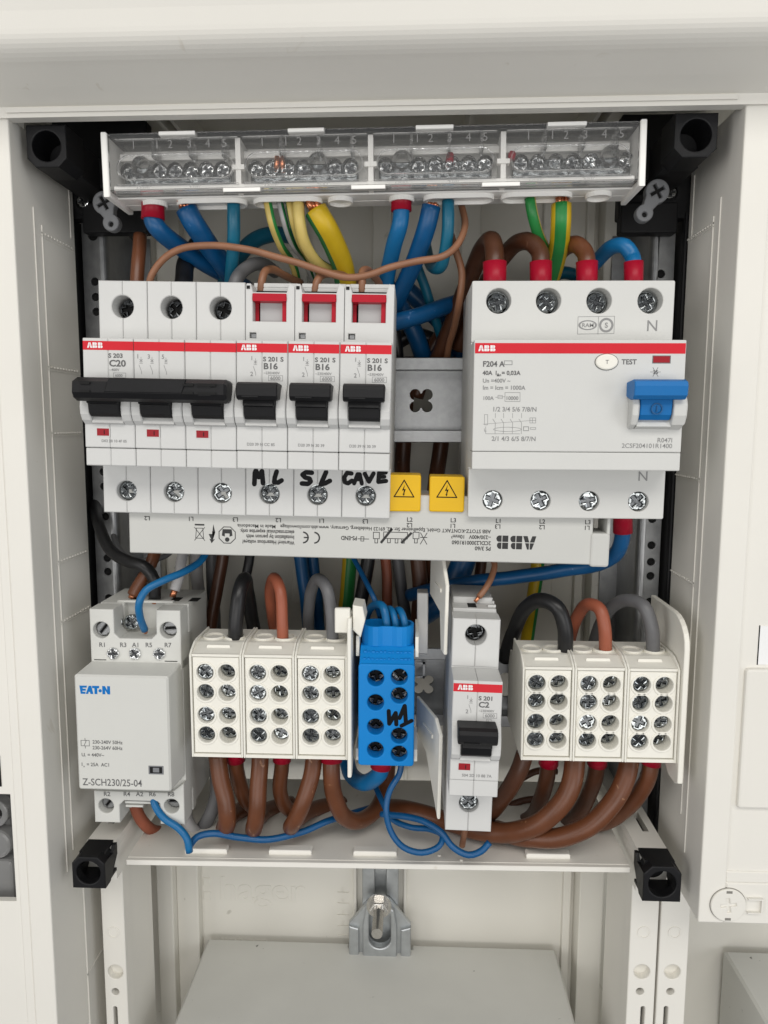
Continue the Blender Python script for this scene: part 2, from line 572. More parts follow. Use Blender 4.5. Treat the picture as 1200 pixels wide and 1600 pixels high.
# shared screw meshes ---------------------------------------------------
def screw_mesh(name, r, a, cross=True, slot=True, th=2.0, mats=('steel', 'dsteel'), nick=True):
    mb = MB()
    w = r * 0.17
    if cross:
        hole = plus(0, 0, r * 0.74, w, a)
    else:
        c, s = math.cos(a), math.sin(a)
        hole = [(x * c - z * s, x * s + z * c) for x, z in ((-r * .8, -w * .8), (r * .8, -w * .8), (r * .8, w * .8), (-r * .8, w * .8))]
    rim = []
    for k in range(28):                          # rim with small staking nicks
        t = 2 * math.pi * k / 28
        rr_ = r * (0.90 if nick and k % 7 in (2,) else 1.0)
        rim.append((rr_ * math.cos(t + a * 2), rr_ * math.sin(t + a * 2)))
    mb.plate([rim, hole], 0, th, r * 0.16, 2)
    mb.plate([circ(0, 0, r * 0.8, 10)], th * 0.55, th * 0.9, 0, 1, 1)
    if cross and slot:                           # second, narrower cross of the combined drive
        for k in range(4):
            t = a + math.pi / 4 + k * math.pi / 2
            d = Vector((math.cos(t), math.sin(t)))
            p0, p1 = d * r * 0.42, d * r * 0.62
            n = Vector((-d.y, d.x)) * r * 0.06
            mb.add([(q.x, -0.02, q.y) for q in (p0 - n, p1 - n, p1 + n, p0 + n)], [(0, 1, 2, 3)], 1)
    return mb.mesh(name, mats)


SCREW = [screw_mesh('screw_head', 3.45, a) for a in (0.2, 0.75, 1.2, 0.45)]
SCREWD = [screw_mesh('deep_screw_head', 3.3, a, mats=('dsteel', 'hole')) for a in (0.2, 0.75, 1.2, 0.45)]
SCREWS = [screw_mesh('terminal_screw_head', 3.05, a) for a in (0.1, 0.6, 1.0, 1.35)]
SCREWT = [screw_mesh('small_screw_head', 2.45, a, th=1.5, mats=('bsteel', 'dsteel')) for a in (0.1, 0.6, 1.0)]
SLOTG = screw_mesh('slotted_screw_head', 3.0, 0.9, cross=False, mats=('galv', 'hole'))


# ================================================================= SETTING
bw = MB()
bw.plate([rrect(-160, 400, -420, 128)], 97, 100)
for x0, x1, y in ((-131, -122.5, 84), (-122.5, -111, 90), (86, 98, 84), (80, 84, 93.5)):
    bw.box(x0, x1, y, 97.5, -419, 127, 0.6)
for x in (-60, -20, 22, 60):                      # shallow moulded ribs
    bw.box(x, x + 9, 93.5, 97.5, -90, 127, 0.8)
bw.box(-29.6, -27.8, 94.5, 97.5, -300, -150, 0.4)
bw.box(-3.2, -1.6, 94.5, 97.5, -300, -150, 0.4)
wall = solo('back_wall', bw, 'back', kind='structure', org=(0, 97, -420))
# moulded lettering in the back wall
e = MB()
u0 = P(318, 1405, 96.9)
relief(e, 'hager', P(342, 1405, 96.9).x, u0.z, 97.0, 13.5, 0.26, 1.06)
for q in (0, 8): e.box(u0.x, u0.x + 4, 96.6, 97.5, u0.z + q, u0.z + q + 4.5, 0.3)
u1 = P(345, 1474, 96.9)
relief(e, 'univers', u1.x, u1.z, 97.0, 4.6, 0.24, 1.3)
for k, v in enumerate((1395, 1412, 1430, 1447, 1462)):
    q = P(536, v, 96.9)
    e.box(q.x - 3, q.x + 3, 96.5, 97.5, q.z, q.z + 0.5, 0)
    e.text(str(5 - k), q.x - 1, q.z + 0.9, 96.95, 2.2, th=0.35)
part('moulded_lettering', e, 'back', wall)

cl = MB()
cl.plate([rrect(-160, 135, 8, 97)], 124, 127, T=TZ)
for x in (-97, -92, 20, 66, 71):
    cl.plate([rrect(x, x + 1.4, 11, 96)], 112, 124, T=TZ)
solo('ceiling', cl, 'back', kind='structure', org=(0, 50, 124))
sw = MB()
sw.plate([rrect(46, 97, -420, 127)], -163, -160.2, T=TX)
solo('side_wall', sw, 'back', kind='structure', org=(-161, 70, -420))

# ---------------------------------------------------------------- top cover of the cabinet
t = thing('top_cover', 'broad off-white rim of the cabinet overhanging the whole row from above', 'cover', (0, -20, 104), -R(0.3), world=True)
o = MB()
prof = [(-66, 210), (-44, 155), (-31.6, 124)]
for k in range(9):                                # broad rounded nose between face and soffit
    a_ = k / 8
    p0, p1, p2 = Vector((-30.2, 119.5)), Vector((-28.8, 114.6)), Vector((-22.0, 112.6))
    q = p0 * (1 - a_) ** 2 + p1 * 2 * a_ * (1 - a_) + p2 * a_ ** 2
    prof.append((q.x, q.y))
prof += [(-14, 109.6), (-6.2, 106.9), (-6.2, 103.5), (-2, 103.5), (-2, 118), (6, 124), (6, 200)]
o.plate([prof], -300, 300, T=TX)
part('rim', o, 'frame', t)
o = MB(); o.plate([[(-7.0, 106.3), (-7.0, 104.9), (-6.3, 104.9), (-6.3, 106.3)]], -139, 105, T=TX)
part('lip', o, 'frame', t)

# ---------------------------------------------------------------- left and right cover panels
def panel_ribs(t, x, sgn, ys, zs, tail):
    """raised break-out lines on the inner wall of a cover panel"""
    for k, (y, z0, z1) in enumerate(ys):
        r_ = MB(); r_.plate([rrect(y, y + 0.55, z0, z1)], x - 0.05 * sgn, x + 0.35 * sgn, T=TX)
        part('rib', r_, 'frame', t)
    for z in zs:
        r_ = MB()
        y = ys[1][0]
        while y < 41:
            r_.plate([rrect(y, y + 1.5, z - 0.3, z + 0.3)], x - 0.05 * sgn, x + 0.4 * sgn, T=TX)
            y += 2.4
        r_.plate([rrect(ys[1][0], 41.5, z - 1.35, z - 0.95)], x - 0.05 * sgn, x + 0.25 * sgn, T=TX)
        part('break_line', r_, 'frame', t)


t = thing('cover_panel', 'tall off-white cover panel along the left edge with a cut-out at its side', 'panel', (-150, -5, -330), world=True)
o = MB()
win = [(-190, PZ(20, 1410, -4)), (PX(26, 1410, -4), PZ(26, 1408, -4)), (PX(16, 1241, -4), PZ(16, 1241, -4)), (-190, PZ(16, 1241, -4))]
o.plate([[(-200, -330), (-148.2, -330), (-148.2, 106), (-200, 106)], win], -4.2, -1.5, 0.2)
o.plate([rrect(-148.4, -139.6, -330, 104.0, 0.6, 2)], -5, 42, 0.6, 2)
o.plate([rrect(-152, -148.3, -330, 104.5)], -4.6, -2, 0.35)
part('panel', o, 'frame', t)
panel_ribs(t, -139.6, 1, ((9.0, -182, 78), (14.7, -176, 73), (38.5, 74, 96)), [PZ(95, v, 28) for v in (377, 577, 676, 868, 958)], None)
o = MB(); o.plate([rrect(22, 22.6, -330, -190)], -139.65, -139.2, T=TX)
o.plate([rrect(22, 41.5, PZ(145, 1490, 35), PZ(145, 1490, 35) + .6)], -139.65, -139.2, T=TX)
part('rib', o, 'frame', t)
o = MB(); a = P(0, 1180, -4.3); o.box(a.x - 1.0, a.x - 0.1, -4.5, -4.1, PZ(2, 1228, -4), a.z, 0)
part('label_edge', o, 'hole', t)

t = thing('switch_block', 'smoky grey moulded device seen through the cut-out at the left edge', 'device', (-160, 0, PZ(10, 1400, 0)), world=True)
o = MB()
zz = PZ(10, 1405, 2)
o.box(-190, PX(17, 1300, 8), 8, 26, zz - 8, zz + 40, 1.5)
part('body', o, 'smoke', t)
o = MB()
c = P(3, 1262, 6)
o.plate([stadium(c.x - 14, c.x + 4, c.z - 7, c.z + 5), circ(c.x - 1.5, c.z - 1, 3, 16)], 3, 7.9, 0.6, 2)
o.plate([stadium(c.x - 14, c.x + 4.8, c.z - 20, c.z - 8)], 2.5, 7.9, 1.2, 2)
o.plate([rrect(c.x - 14, c.x + 5, c.z - 37, c.z - 20.5, 2)], 2.5, 7.9, 1.2, 2)
part('front_rings', o, 'smoke', t)
o = MB(); o.plate([circ(c.x - 1.5, c.z - 1, 2.9, 16)], 6.5, 7.5)
part('socket', o, 'hole', t)
o = MB(); o.box(-195, PX(30, 1400, 2), 28, 30, zz - 14, zz + 46, 0)
part('rear_plate', o, 'blackm', t)

t = thing('cover_panel', 'tall off-white cover panel along the right edge fixed with round quarter-turn screws', 'panel', (120, -5, -186), world=True)
o = MB()
zb = -186.3
o.plate([rrect(108.6, 118.2, zb, 106.5, 0.6, 2)], -5, 42, 0.6, 2)
o.plate([rrect(118.2, 190, zb, PZ(1150, 1380, -5), 0.0)], -5, 42, 0.5)
o.plate([rrect(118.2, 190, PZ(1150, 1380, -5), 106.0)], -3.9, 0)
zc0 = PZ(1150, 1380, -5)
o.plate([rrect(118.0, 190, zc0 - .1, zc0 + 4.3)], -4.6, -2, 0.4)
part('panel', o, 'frame', t)
panel_ribs(t, 108.6, -1, ((11.0, -168, 80), (16.8, -155, 75), (38.0, 72, 96)), [PZ(1085, v, 28) for v in (361, 745, 902)], None)
o = MB()
q0, q1 = P(1168, 1045, -5), P(1160, 1262, -5)
o.plate([rrect(q0.x - 0.6, 190, q1.z, q0.z, 1.2)], -5.8, -3.6, 0.8, 2)
part('raised_field', o, 'frame', t)
o = MB()
q0, q1 = P(1188, 978, -4), P(1187, 1038, -4)
o.box(q0.x, 190, -4.15, -3.8, q1.z, q0.z, 0, 0)
o.box(q0.x - 0.35, q0.x, -4.05, -3.8, q1.z - .2, q0.z + .2, 0, 1)
part('label_slip', o, ['paper', 'hole'], t)


def quarter_screw(t, c, notch):
    o = MB()
    a = R(8)
    o.plate([circ(c.x, c.z, 6.5, 36), plus(c.x, c.z, 2.9, 0.6, a)], c.y - 0.9, c.y + 0.2, 0.25)
    o.plate([circ(c.x, c.z, 6.3, 24)], c.y - 0.25, c.y + 0.15)
    for z in (c.z - 1.4, c.z + 1.6): o.box(c.x - 6.0, c.x - 3.2, c.y - 0.93, c.y, z, z + .25, 0); o.box(c.x + 3.2, c.x + 6.0, c.y - 0.93, c.y, z, z + .25, 0)
    k = part('quarter_turn_screw', o, 'frame', t)
    o = MB(); o.ringtube((c.x, c.y - 0.1, c.z), (0, 1, 0), 6.75, 6.5, 0.4, 36)
    part('gap', o, 'gapg', k)
    for z in (c.z + 4.9, c.z - 5.9):
        o = MB(); o.box(c.x - 1.1, c.x + 1.1, c.y - 0.93, c.y - .8, z, z + 1.0, 0); part('notch_shade', o, 'gapg', k)  # notches are raised dark blocks, their shade is only colour
    if notch:
        o = MB()
        x0 = c.x + 7.0
        for a_ in ((x0, x0 + 5.4, c.z - 2.9, c.z - 2.4), (x0, x0 + 5.4, c.z + 2.6, c.z + 3.1), (x0 + 4.9, x0 + 5.4, c.z - 2.4, c.z + 2.6)):
            o.box(a_[0], a_[1], c.y - 1.2, c.y + 0.3, a_[2], a_[3], 0)
        part('stop', o, 'frame', t)


quarter_screw(t, P(1137, 1413, -5), True)
quarter_screw(t, P(1207, 187, -4), False)

# ---------------------------------------------------------------- mounting columns at the bottom
def column(lab, x0, x1, depth, u, slot_u):
    t = thing('mounting_column', lab, 'column', ((x0 + x1) / 2, 25, -420), world=True)
    cx = lambda v: PX(u, v, 25)
    m = (x0 + x1) / 2
    zr, zh, zs = PZ(u, 1457, 25), PZ(u, 1519, 25), PZ(u, 1550, 25)
    zt = PZ(u, 1573, 25)
    o = MB()
    sx = m + slot_u
    o.plate([rrect(x0, x1, -420, -187, 0.4), circ(m, zh, 3.4, 24), circ(m - 0.4, zs, 1.7, 16), stadium(sx - 0.9, sx + 0.9, zt - 26, zt, 5)], 25, 29, 0.3)
    o.plate([rrect(x0, x1, -420, -187)], 33.5, depth)
    for a, b in ((x0, x0 + 0.8), (x1 - 0.8, x1)):
        o.plate([rrect(a, b, -419.5, -187.5)], 29, 33.6)
    part('body', o, 'frame', t)
    o = MB(); o.ringtube((m, 24.7, zr), (0, 1, 0), 2.75, 2.15, 0.6, 28)
    part('ring', o, 'frame', t)
    o = MB(); o.plate([circ(m, zh, 3.4, 20)], 28.6, 29.2); part('blind_hole', o, 'back', t)
    o = MB(); o.box(sx - 1.4, sx + 1.4, 32, 33.4, zt - 27, zt + 1, 0); part('slot_back', o, 'hole', t)


column('narrow white column with drilled holes below the lower left black spacer', -133.4, -123.6, 58, 178, -0.8)
column('inner white column of the close pair below the lower right black spacer', 93.2, 104.7, 62, 1007, 1.2)
column('outer white column of the close pair below the lower right black spacer', 105.7, 117.7, 62, 1050, -1.8)

# ---------------------------------------------------------------- steel uprights with black strips
def upright(lab, x0, x1, sgn, holes, yf=52):
    t = thing('perforated_upright', lab, 'upright', ((x0 + x1) / 2, yf, -200), world=True)
    hs = [circ(*h, 16) for h in holes]
    o = MB()
    z0, z1 = -200, 84
    o.plate([rrect(x0, x1, z0, z1)] + hs, yf, yf + 1.5, 0.1)
    xi = x1 if sgn > 0 else x0                   # edge toward the middle, rolled back
    pr = []
    for k in range(7):
        a = R(90 * k / 6); pr.append((xi + sgn * 3.0 * math.sin(a), yf + 3.0 - 3.0 * math.cos(a)))
    pr += [(xi + sgn * 3.0, yf + 30), (xi + sgn * 1.6, yf + 30)]
    for k in range(6, -1, -1):
        a = R(90 * k / 6); pr.append((xi + sgn * 1.6 * math.sin(a), yf + 3.0 - 1.6 * math.cos(a)))
    o.plate([pr], z0, z1, T=TZ)
    a, b = sorted((xi + sgn * 2, xi + sgn * 11))
    o.plate([rrect(a, b, z0, z1)], yf + 30, yf + 31.2)
    part('channel', o, 'galv', t)
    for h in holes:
        o = MB(); o.plate([circ(*h, 12)], yf + 1.6, yf + 1.9); part('hole_shade', o, 'hole', t)  # dark disc behind each hole stands in for the shade inside
    for z in (-60, -95, -150):
        o = MB(); c = ((a + b) / 2, z); o.plate([circ(*c, 1.6, 12)], yf + 28.8, yf + 30, 0.5, 2)
        part('rivet', o, 'steel', t)
    return t


HL = [(PX(145, 368, 52), PZ(145, 368, 52), 2.1)]
for v in (440, 464, 487, 560, 640, 737, 760, 807, 872, 893, 934, 1000, 1060):
    HL.append((PX(145 + (v - 368) * 0.0445, v, 52), PZ(150, v, 52), 1.7))
upright('perforated steel upright behind the left breakers', -141, -133.5, 1, HL)
HR = [(PX(1035, 358, 52), PZ(1035, 358, 52), 2.1)]
for v in (428, 500, 600, 700, 811, 852, 878, 900, 940, 1010, 1090, 1165, 1210):
    HR.append((PX(1035 - (v - 358) * 0.0345, v, 52), PZ(1025, v, 52), 1.7))
upright('perforated steel upright behind the right end of the breakers', 100.3, 107, -1, HR)
for lab, x0, x1, xe in (('black plastic strip between the left panel and the steel upright', -148, -142.3, -143),
                        ('black plastic strip between the right panel and the steel upright', 108.2, 115, 109)):
    t = thing('edge_strip', lab, 'strip', ((x0 + x1) / 2, 47, -200), world=True)
    o = MB(); o.box(x0, x1, 47, 88, -200, 84, 0.6); part('body', o, 'blackm', t)
    o = MB(); o.plate([circ(xe, 46, 0.8, 8)], -200, 84, T=TZ); part('bead', o, 'black', t)

# ---------------------------------------------------------------- black spacers and arms
DEEP = 12.5


def spacer(lab, c, hw, up, arm):
    t = thing('spacer_post', lab, 'spacer', (c.x, c.y, c.z - hw), world=True)
    k = hw * 0.42
    oct_ = [(-hw, -hw), (hw, -hw), (hw, hw), (-hw, hw)]
    if up:  lp = [(-hw, -hw + k), (-hw + k, -hw), (hw - k, -hw), (hw, -hw + k), (hw, hw), (-hw, hw)]
    else:   lp = [(-hw, -hw), (hw, -hw), (hw, hw - k), (hw - k, hw), (-hw + k, hw), (-hw, hw - k)]
    lp = [(c.x + x, c.z + z) for x, z in lp]
    o = MB()
    o.plate([lp, circ(c.x, c.z, hw * 0.72, 24)], c.y, c.y + (4 if not up else 14), 0.5, 2)
    if not up:                                      # hood: top, outer wall and floor, open towards the middle
        s = -1 if c.x < 0 else 1
        z1 = c.z + hw
        o.plate([rrect(c.x - hw + 1.5, c.x + hw - 1.5, c.y + 3.9, c.y + DEEP)], z1 - 1.3, z1, T=TZ)
        o.plate([rrect(c.x - hw + .5, c.x + hw - .5, c.y + 3.9, c.y + DEEP)], c.z - hw + .05, c.z - hw + 1.2, T=TZ)
        xo = c.x + s * hw
        a, b = sorted((xo, xo - s * 1.3))
        o.plate([[(c.y + 3.9, c.z - hw), (c.y + 9, c.z - hw), (c.y + DEEP, c.z - hw + 3), (c.y + DEEP, z1 - k), (c.y + 3.9, z1 - k)], rrect(c.y + 4.6, c.y + 8.0, c.z - 0.5, c.z + 2.8)], a, b, T=TX)
        xi = c.x - s * hw
        a, b = sorted((xi, xi + s * 1.3))
        o.plate([[(c.y + 3.9, c.z - hw), (c.y + 5, c.z - hw), (c.y + DEEP, c.z + hw * .1), (c.y + DEEP, z1 - 1), (c.y + DEEP - 2, z1 - 1), (c.y + DEEP - 4, z1 - 3.4), (c.y + 3.9, z1 - k)]], a, b, T=TX)
    part('head', o, 'black', t)
    o = MB()
    o.plate([circ(c.x, c.z, hw * 0.71, 18)], c.y + (13 if up else 12), c.y + (13.8 if up else 12.6)); part('bore_floor', o, 'blackm', t)
    if up:
        o = MB()
        s = 1 if c.x < 0 else -1
        a, b = sorted((c.x + s * hw, c.x + s * 13.5))
        o.box(c.x - hw + 1, c.x + hw - 1, c.y + 14, 44, c.z - hw + 1, c.z + hw - 1, 0.4)
        o.box(min(c.x, c.x + s * 13), max(c.x, c.x + s * 13), c.y + 30, 46, c.z - hw + 2, c.z + hw - 1, 0.8)
        part('shoulder', o, 'blackm', t)
    else:
        o = MB()
        s = 1 if c.x < 0 else -1
        xa, xb = c.x - 6.0, c.x + 6.0
        o.plate([rrect(xa, xb, c.y + 12.4, 84), rrect(c.x - s * 1.5 - 1.3, c.x - s * 1.5 + 1.3, c.y + 26, c.y + 42)], c.z + 2.5, c.z + hw - 0.8, T=TZ)
        o.plate([rrect(xa, xb, c.y + 12.4, 84)], c.z - hw - 4, c.z + 2.4, T=TZ)
        part('arm', o, 'frame', t)
        o = MB(); o.plate([rrect(c.x - s * 1.5 - 1.2, c.x - s * 1.5 + 1.2, c.y + 26, c.y + 42)], c.z + 2.45, c.z + 3.0, T=TZ)
        part('slot', o, 'hole', t)
    return t


spacer('square black spacer with a round bore in the upper left corner', P(72, 228, 0), 7.1, True, 0)
spacer('square black spacer with a round bore in the upper right corner', P(1088, 211, 0), 7.2, True, 0)
spacer('square black spacer on a white arm at the lower left corner', P(138, 1364, 0), 6.6, False, 1)
spacer('square black spacer on a white arm at the lower right corner', P(1035, 1382, 0), 7.2, False, 1)

for lab, u0, u1, us, vs in (('black mounting bracket with one bright screw behind the left end of the terminal bar', 100, 232, 132, 316),
                            ('black mounting bracket with one bright screw behind the right end of the terminal bar', 968, 1082, 1045, 302)):
    t = thing('corner_bracket', lab, 'bracket', P((u0 + u1) / 2, 365, 44), world=True)
    o = MB()
    xa, xb = PX(u0, 300, 46), PX(u1, 300, 46)
    xa, xb = (-149, xb) if u0 < 600 else (xa, 117)
    zt, zb = 122, PZ(u0, 366, 46)
    xm = xb - 12 if u0 < 600 else xa + 12
    o.box(xa, xb, 46, 52, zb + 6, zt, 0.8)
    if u0 < 600: o.box(xa + 12, xb - 0.5, 44, 50, zb, zb + 12, 0.8)
    else:        o.box(xa + 0.5, xb - 12, 44, 50, zb, zb + 12, 0.8)
    part('plate', o, 'blackm', t)
    o = MB()
    c = P(us, vs, 45)
    o.ringtube((c.x, 44.5, c.z), (0, 1, 0), 5, 3.4, 2, 20); part('boss', o, 'blackm', t)
    shared('screw', SCREWT[0], t, (c.x, 43.2, c.z))

for lab, p0, p1 in (('grey keyhole latch hanging at the left end of the terminal bar', (164, 318), (175, 349)),
                    ('grey keyhole latch hanging at the right end of the terminal bar', (1026, 300), (1006, 334))):
    a, b = P(*p0, 24), P(*p1, 24)
    t = thing('keyhole_latch', lab, 'latch', (b.x, 24, b.z - 4), world=True)
    d = Vector((b.x - a.x, b.z - a.z)); d.normalize(); n = Vector((-d.y, d.x))
    loop = []
    a2, b2 = Vector((a.x, a.z)), Vector((b.x, b.z))
    th = math.atan2(-d.y, -d.x)
    for k in range(17):
        q = th - R(140) + R(280) * k / 16; loop.append(tuple(a2 + Vector((math.cos(q), math.sin(q))) * 4.4))
    th += math.pi
    for k in range(17):
        q = th - R(140) + R(280) * k / 16; loop.append(tuple(b2 + Vector((math.cos(q), math.sin(q))) * 3.2))
    o = MB(); o.plate([loop, plus(a.x, a.z, 2.7, 0.6, 0.5), circ(b.x, b.z - .6, 0.95, 12)], 22.5, 26, 0.6, 2)
    part('plate', o, 'greyc', t)
    o = MB(); o.plate([plus(a.x, a.z, 2.9, 0.75, 0.5)], 23.9, 24.4); o.plate([circ(b.x, b.z - .6, 1.2, 12)], 23.9, 24.4)
    part('slot_floor', o, 'hole', t)

# ---------------------------------------------------------------- lower shelf
_a, _b = P(197, 1343, 12), P(985, 1355, 12)
SHX, SHZ, SHW = (_a.x + _b.x) / 2, (_a.z + _b.z) / 2, (_b.x - _a.x) / 2
t = thing('shelf', 'thin white plastic shelf with four raised tabs below the looping brown cables', 'shelf', (SHX, 12, SHZ), -R(0.7))
o = MB()
o.plate([rrect(-SHW, SHW, 2, 70)], -2.0, 0, T=TZ)
o.plate([rrect(-SHW, SHW, -2.4, -0.2)], -0.2, 2.2, 0.3, T=TY)
part('board', o, 'frame', t)
for u0, u1, v in ((289, 355, 1333), (420, 487, 1335), (552, 620, 1337), (822, 891, 1342)):
    x0, x1 = PX(u0, v, 17) - SHX, PX(u1, v, 17) - SHX
    o = MB(); o.plate([[(x0, -.1), (x1, -.1), (x1, 1.6), (x1 - 0.6, 2.2), (x0 + 0.6, 2.2), (x0, 1.6)]], 4.6, 8.6, 0.4, 2, bb=.2)
    part('tab', o, 'frame', t)
for k in range(2):
    o = MB(); c = P((723, 688)[k], (1334, 1333)[k], 8); o.plate([circ(c.x - SHX, 3 + k * 3, 0.7, 8)], 0, 0.5, T=TZ)
    part('nib', o, 'frame', t)

# ---------------------------------------------------------------- steel boxes, bracket and bolt at the bottom
yb = 93
zt = PZ(600, 1474, yb)
t = thing('equipment_box', 'wide grey painted steel box standing out below the shelf', 'box', (-15, 60, zt - 120), world=True)
o = MB()
x0, x1 = PX(325, 1467, yb), PX(868, 1478, yb)
n0, n1 = PX(548, 1480, yb), PX(642, 1482, yb)
o.plate([[(x0, yb), (x0, 5), (x1, 5), (x1, yb), (n1, yb), (n1, yb - 3), (n0, yb - 3), (n0, yb)]], zt - 120, zt, b=0, T=TZ, bb=1.2)
part('body', o, 'greyp', t)
zt2 = PZ(1160, 1486, yb)
t = thing('equipment_box', 'grey painted steel box in the bottom right corner under the right panel', 'box', (240, 60, zt2 - 120), world=True)
o = MB(); o.plate([rrect(PX(1131, 1486, yb), 380, 5, yb)], zt2 - 120, zt2, T=TZ, bb=1.2)
part('body', o, 'greyp', t)

t = thing('hanging_bracket', 'bluish steel bracket holding a threaded bolt above the grey box', 'bracket', P(593, 1480, 88), world=True)
cx = PX(594, 1440, 88)
z0, z1 = PZ(594, 1482, 88), PZ(594, 1340, 88)
zm = PZ(594, 1405, 88)
o = MB()
zf = PZ(594, 1440, 88)
o.plate([[(cx - 16, z0 - 4), (cx + 16, z0 - 4), (cx + 16, zf), (cx + 9, zm - 4), (cx + 5, zm + 1), (cx, zm + 2.6), (cx - 5, zm + 1), (cx - 9, zm - 4), (cx - 16, zf)],
         stadium(cx - 6.0, cx + 6.0, z0 + 3.0, zm - 2.0, 8)], 86, 88.5, 0.3)
o.plate([[(cx - 8.8, z0 - 4), (cx + 8.8, z0 - 4), (cx + 8.8, zf), (cx + 7.2, zm - 3), (cx, zm + .6), (cx - 7.2, zm - 3), (cx - 8.8, zf)], stadium(cx - 5.6, cx + 5.6, z0 + 3.4, zm - 2.4, 8)], 83.5, 86.2, 0.8, 2)
for s in (-1, 1):
    lp = [(cx + s * 10.8, z0 - 4), (cx + s * 16, z0 - 4), (cx + s * 16, zf), (cx + s * 10.8, zf - 1.5)]
    o.plate([lp], 84, 86.2, 0.8, 2)
part('plate', o, 'zinc', t)
o = MB()
for s in (-1, 1):
    a, b = sorted((cx + s * 3.0, cx + s * 9.4))
    o.box(a, b, 89, 91, zm - 6, z1 + 12, 0.4)
o.box(cx - 9.4, cx + 9.4, 92.5, 94, z0 - 4, z1 + 12, 0)
part('slotted_rail', o, 'zinc', t)
cz = PZ(592, 1421, 80)
o = MB(); o.ringtube((cx - 0.4, 82.2, cz), (0, 1, 0), 6.4, 2.6, 1.2, 28)
part('washer', o, 'sbolt', t)
o = MB(); o.plate([circ(cx - 0.4, cz, 4.7, 6)], 78.4, 82.2, 0.6, 2); part('nut', o, 'sbolt', t)
o = MB()
pts, rr = [], []
y = 62.0
while y < 82:
    pts += [Vector((cx - 0.4, y, cz)), Vector((cx - 0.4, y + 0.35, cz))]; rr += [2.7, 2.4]; y += 0.7
o.tube(pts, rr, 16); part('bolt', o, 'sbolt', t)

# ---------------------------------------------------------------- DIN rails
def din(lab, x0, x1, zc, cuts):
    t = thing('din_rail', lab, 'rail', ((x0 + x1) / 2, 45, zc - 17.5), world=True)
    o = MB()
    for s in (1, -1):
        a, b = sorted((zc + s * 17.5, zc + s * 12.4))
        o.plate([rrect(x0, x1, a, b)], 45, 46, 0.25)
        a, b = sorted((zc + s * 12.4, zc + s * 13.3))
        o.plate([rrect(x0, x1, a, b)], 45.3, 52.6)
    part('flange', o, 'galv', t)
    o = MB()
    o.plate([rrect(x0, x1, zc - 12.5, zc + 12.5)] + cuts, 51.5, 52.5, 0.12)
    part('web', o, 'galv', t)
    return t


cz1 = (PZ(660, 560, 45) + PZ(660, 690, 45)) / 2
def clover(c, r, k):
    """four-lobed cut-out"""
    L = []
    for i in range(4):
        a = R(45 + 90 * i)
        m = Vector((c[0], c[1])) + Vector((math.cos(a), math.sin(a))) * r
        for j in range(9):
            q = a - R(125) + R(250) * j / 8
            L.append((m.x + k * math.cos(q), m.y + k * math.sin(q)))
    return L


cc = P(658, 626, 51.5)
h2 = P(611, 625, 51.5)
din('upper galvanised rail with a four-lobed cut-out between the breakers', -133, 100, cz1, [clover((cc.x, cc.z), 3.6, 2.3), circ(h2.x, h2.z, 1.7, 14)])
cz2 = (PZ(670, 1012, 45) + PZ(670, 1135, 45)) / 2
c3 = P(662, 1070, 51.5); c4 = P(790, 1070, 51.5)
din('lower galvanised rail behind the distribution blocks', -133, 100, cz2, [clover((c3.x, c3.z), 3.2, 2.1), stadium(c4.x - 3, c4.x + 3, c4.z - 5.5, c4.z + 5.5)])

# ================================================================= TERMINAL BAR
t = thing('terminal_bar', 'long white terminal bar under a clear lid across the top', 'terminal bar', (-15.65, 0, 90.4), -R(0.65))
o = MB()
o.plate([rrect(-91.8, 91.8, -9.5, 9.8)], 15.5, 22)
o.plate([rrect(-91.8, 91.8, 8, 22)], -9.4, -8.2, T=TZ)
part('base', o, 'white', t)
for s in (-1, 1):
    o = MB()
    a, b = sorted((s * 94, s * 91.8))
    o.plate([[(0, -10.8), (22.5, -10.8), (22.5, 8.5), (20, 10.8), (0, 10.8)]], a, b, T=TX, b=0.3, bb=0.3)
    part('end_plate', o, 'white', t)
L = lambda u, v, y=2: P(u, v, y) - Vector((-15.65, 0, 90.4))
for u in (375, 580, 785):
    x = L(u, 250, 6).x
    o = MB(); o.plate([rrect(x - 0.9, x + 0.9, -9, 9.0)], 3, 15.6)
    o.plate([rrect(x - 2.2, x + 2.2, -1.6, 0.0)], 2.6, 5)
    part('divider', o, 'white', t)
o = MB(); o.box(-91, 91, 9, 10.5, 4.2, 6.6, 0.2); part('upper_strip', o, 'white', t)
o = MB(); o.box(-91, 91, 2.2, 4.2, -8.2, -6.6, 0.2); part('lower_strip', o, 'white', t)
# collars below
NEST = [(240, None), (275, 385), (395, 503), (531, None), (627, None), (661, 772), (782, 894), (935, None)]
for a, b in NEST:
    o = MB()
    if b is None:
        x = L(a, 318, 12).x
        o.plate([circ(x, 13, 4.6, 24), circ(x, 13, 4.0, 24, True)], -11.0, -9, T=TZ)
        inner = [circ(x, 13, 4.0, 20)]
    else:
        x0, x1 = L(a, 318, 12).x, L(b, 318, 12).x
        o.plate([stadium(x0, x1, 8.5, 17.5, 8), stadium(x0 + .7, x1 - .7, 9.2, 16.8, 8)], -11.0, -9, T=TZ)
        inner = [stadium(x0 + .7, x1 - .7, 9.2, 16.8, 8)]
    c_ = part('collar', o, 'white', t)
    o = MB(); o.plate(inner, -9.8, -9.4, T=TZ); part('collar_floor', o, 'white', c_)
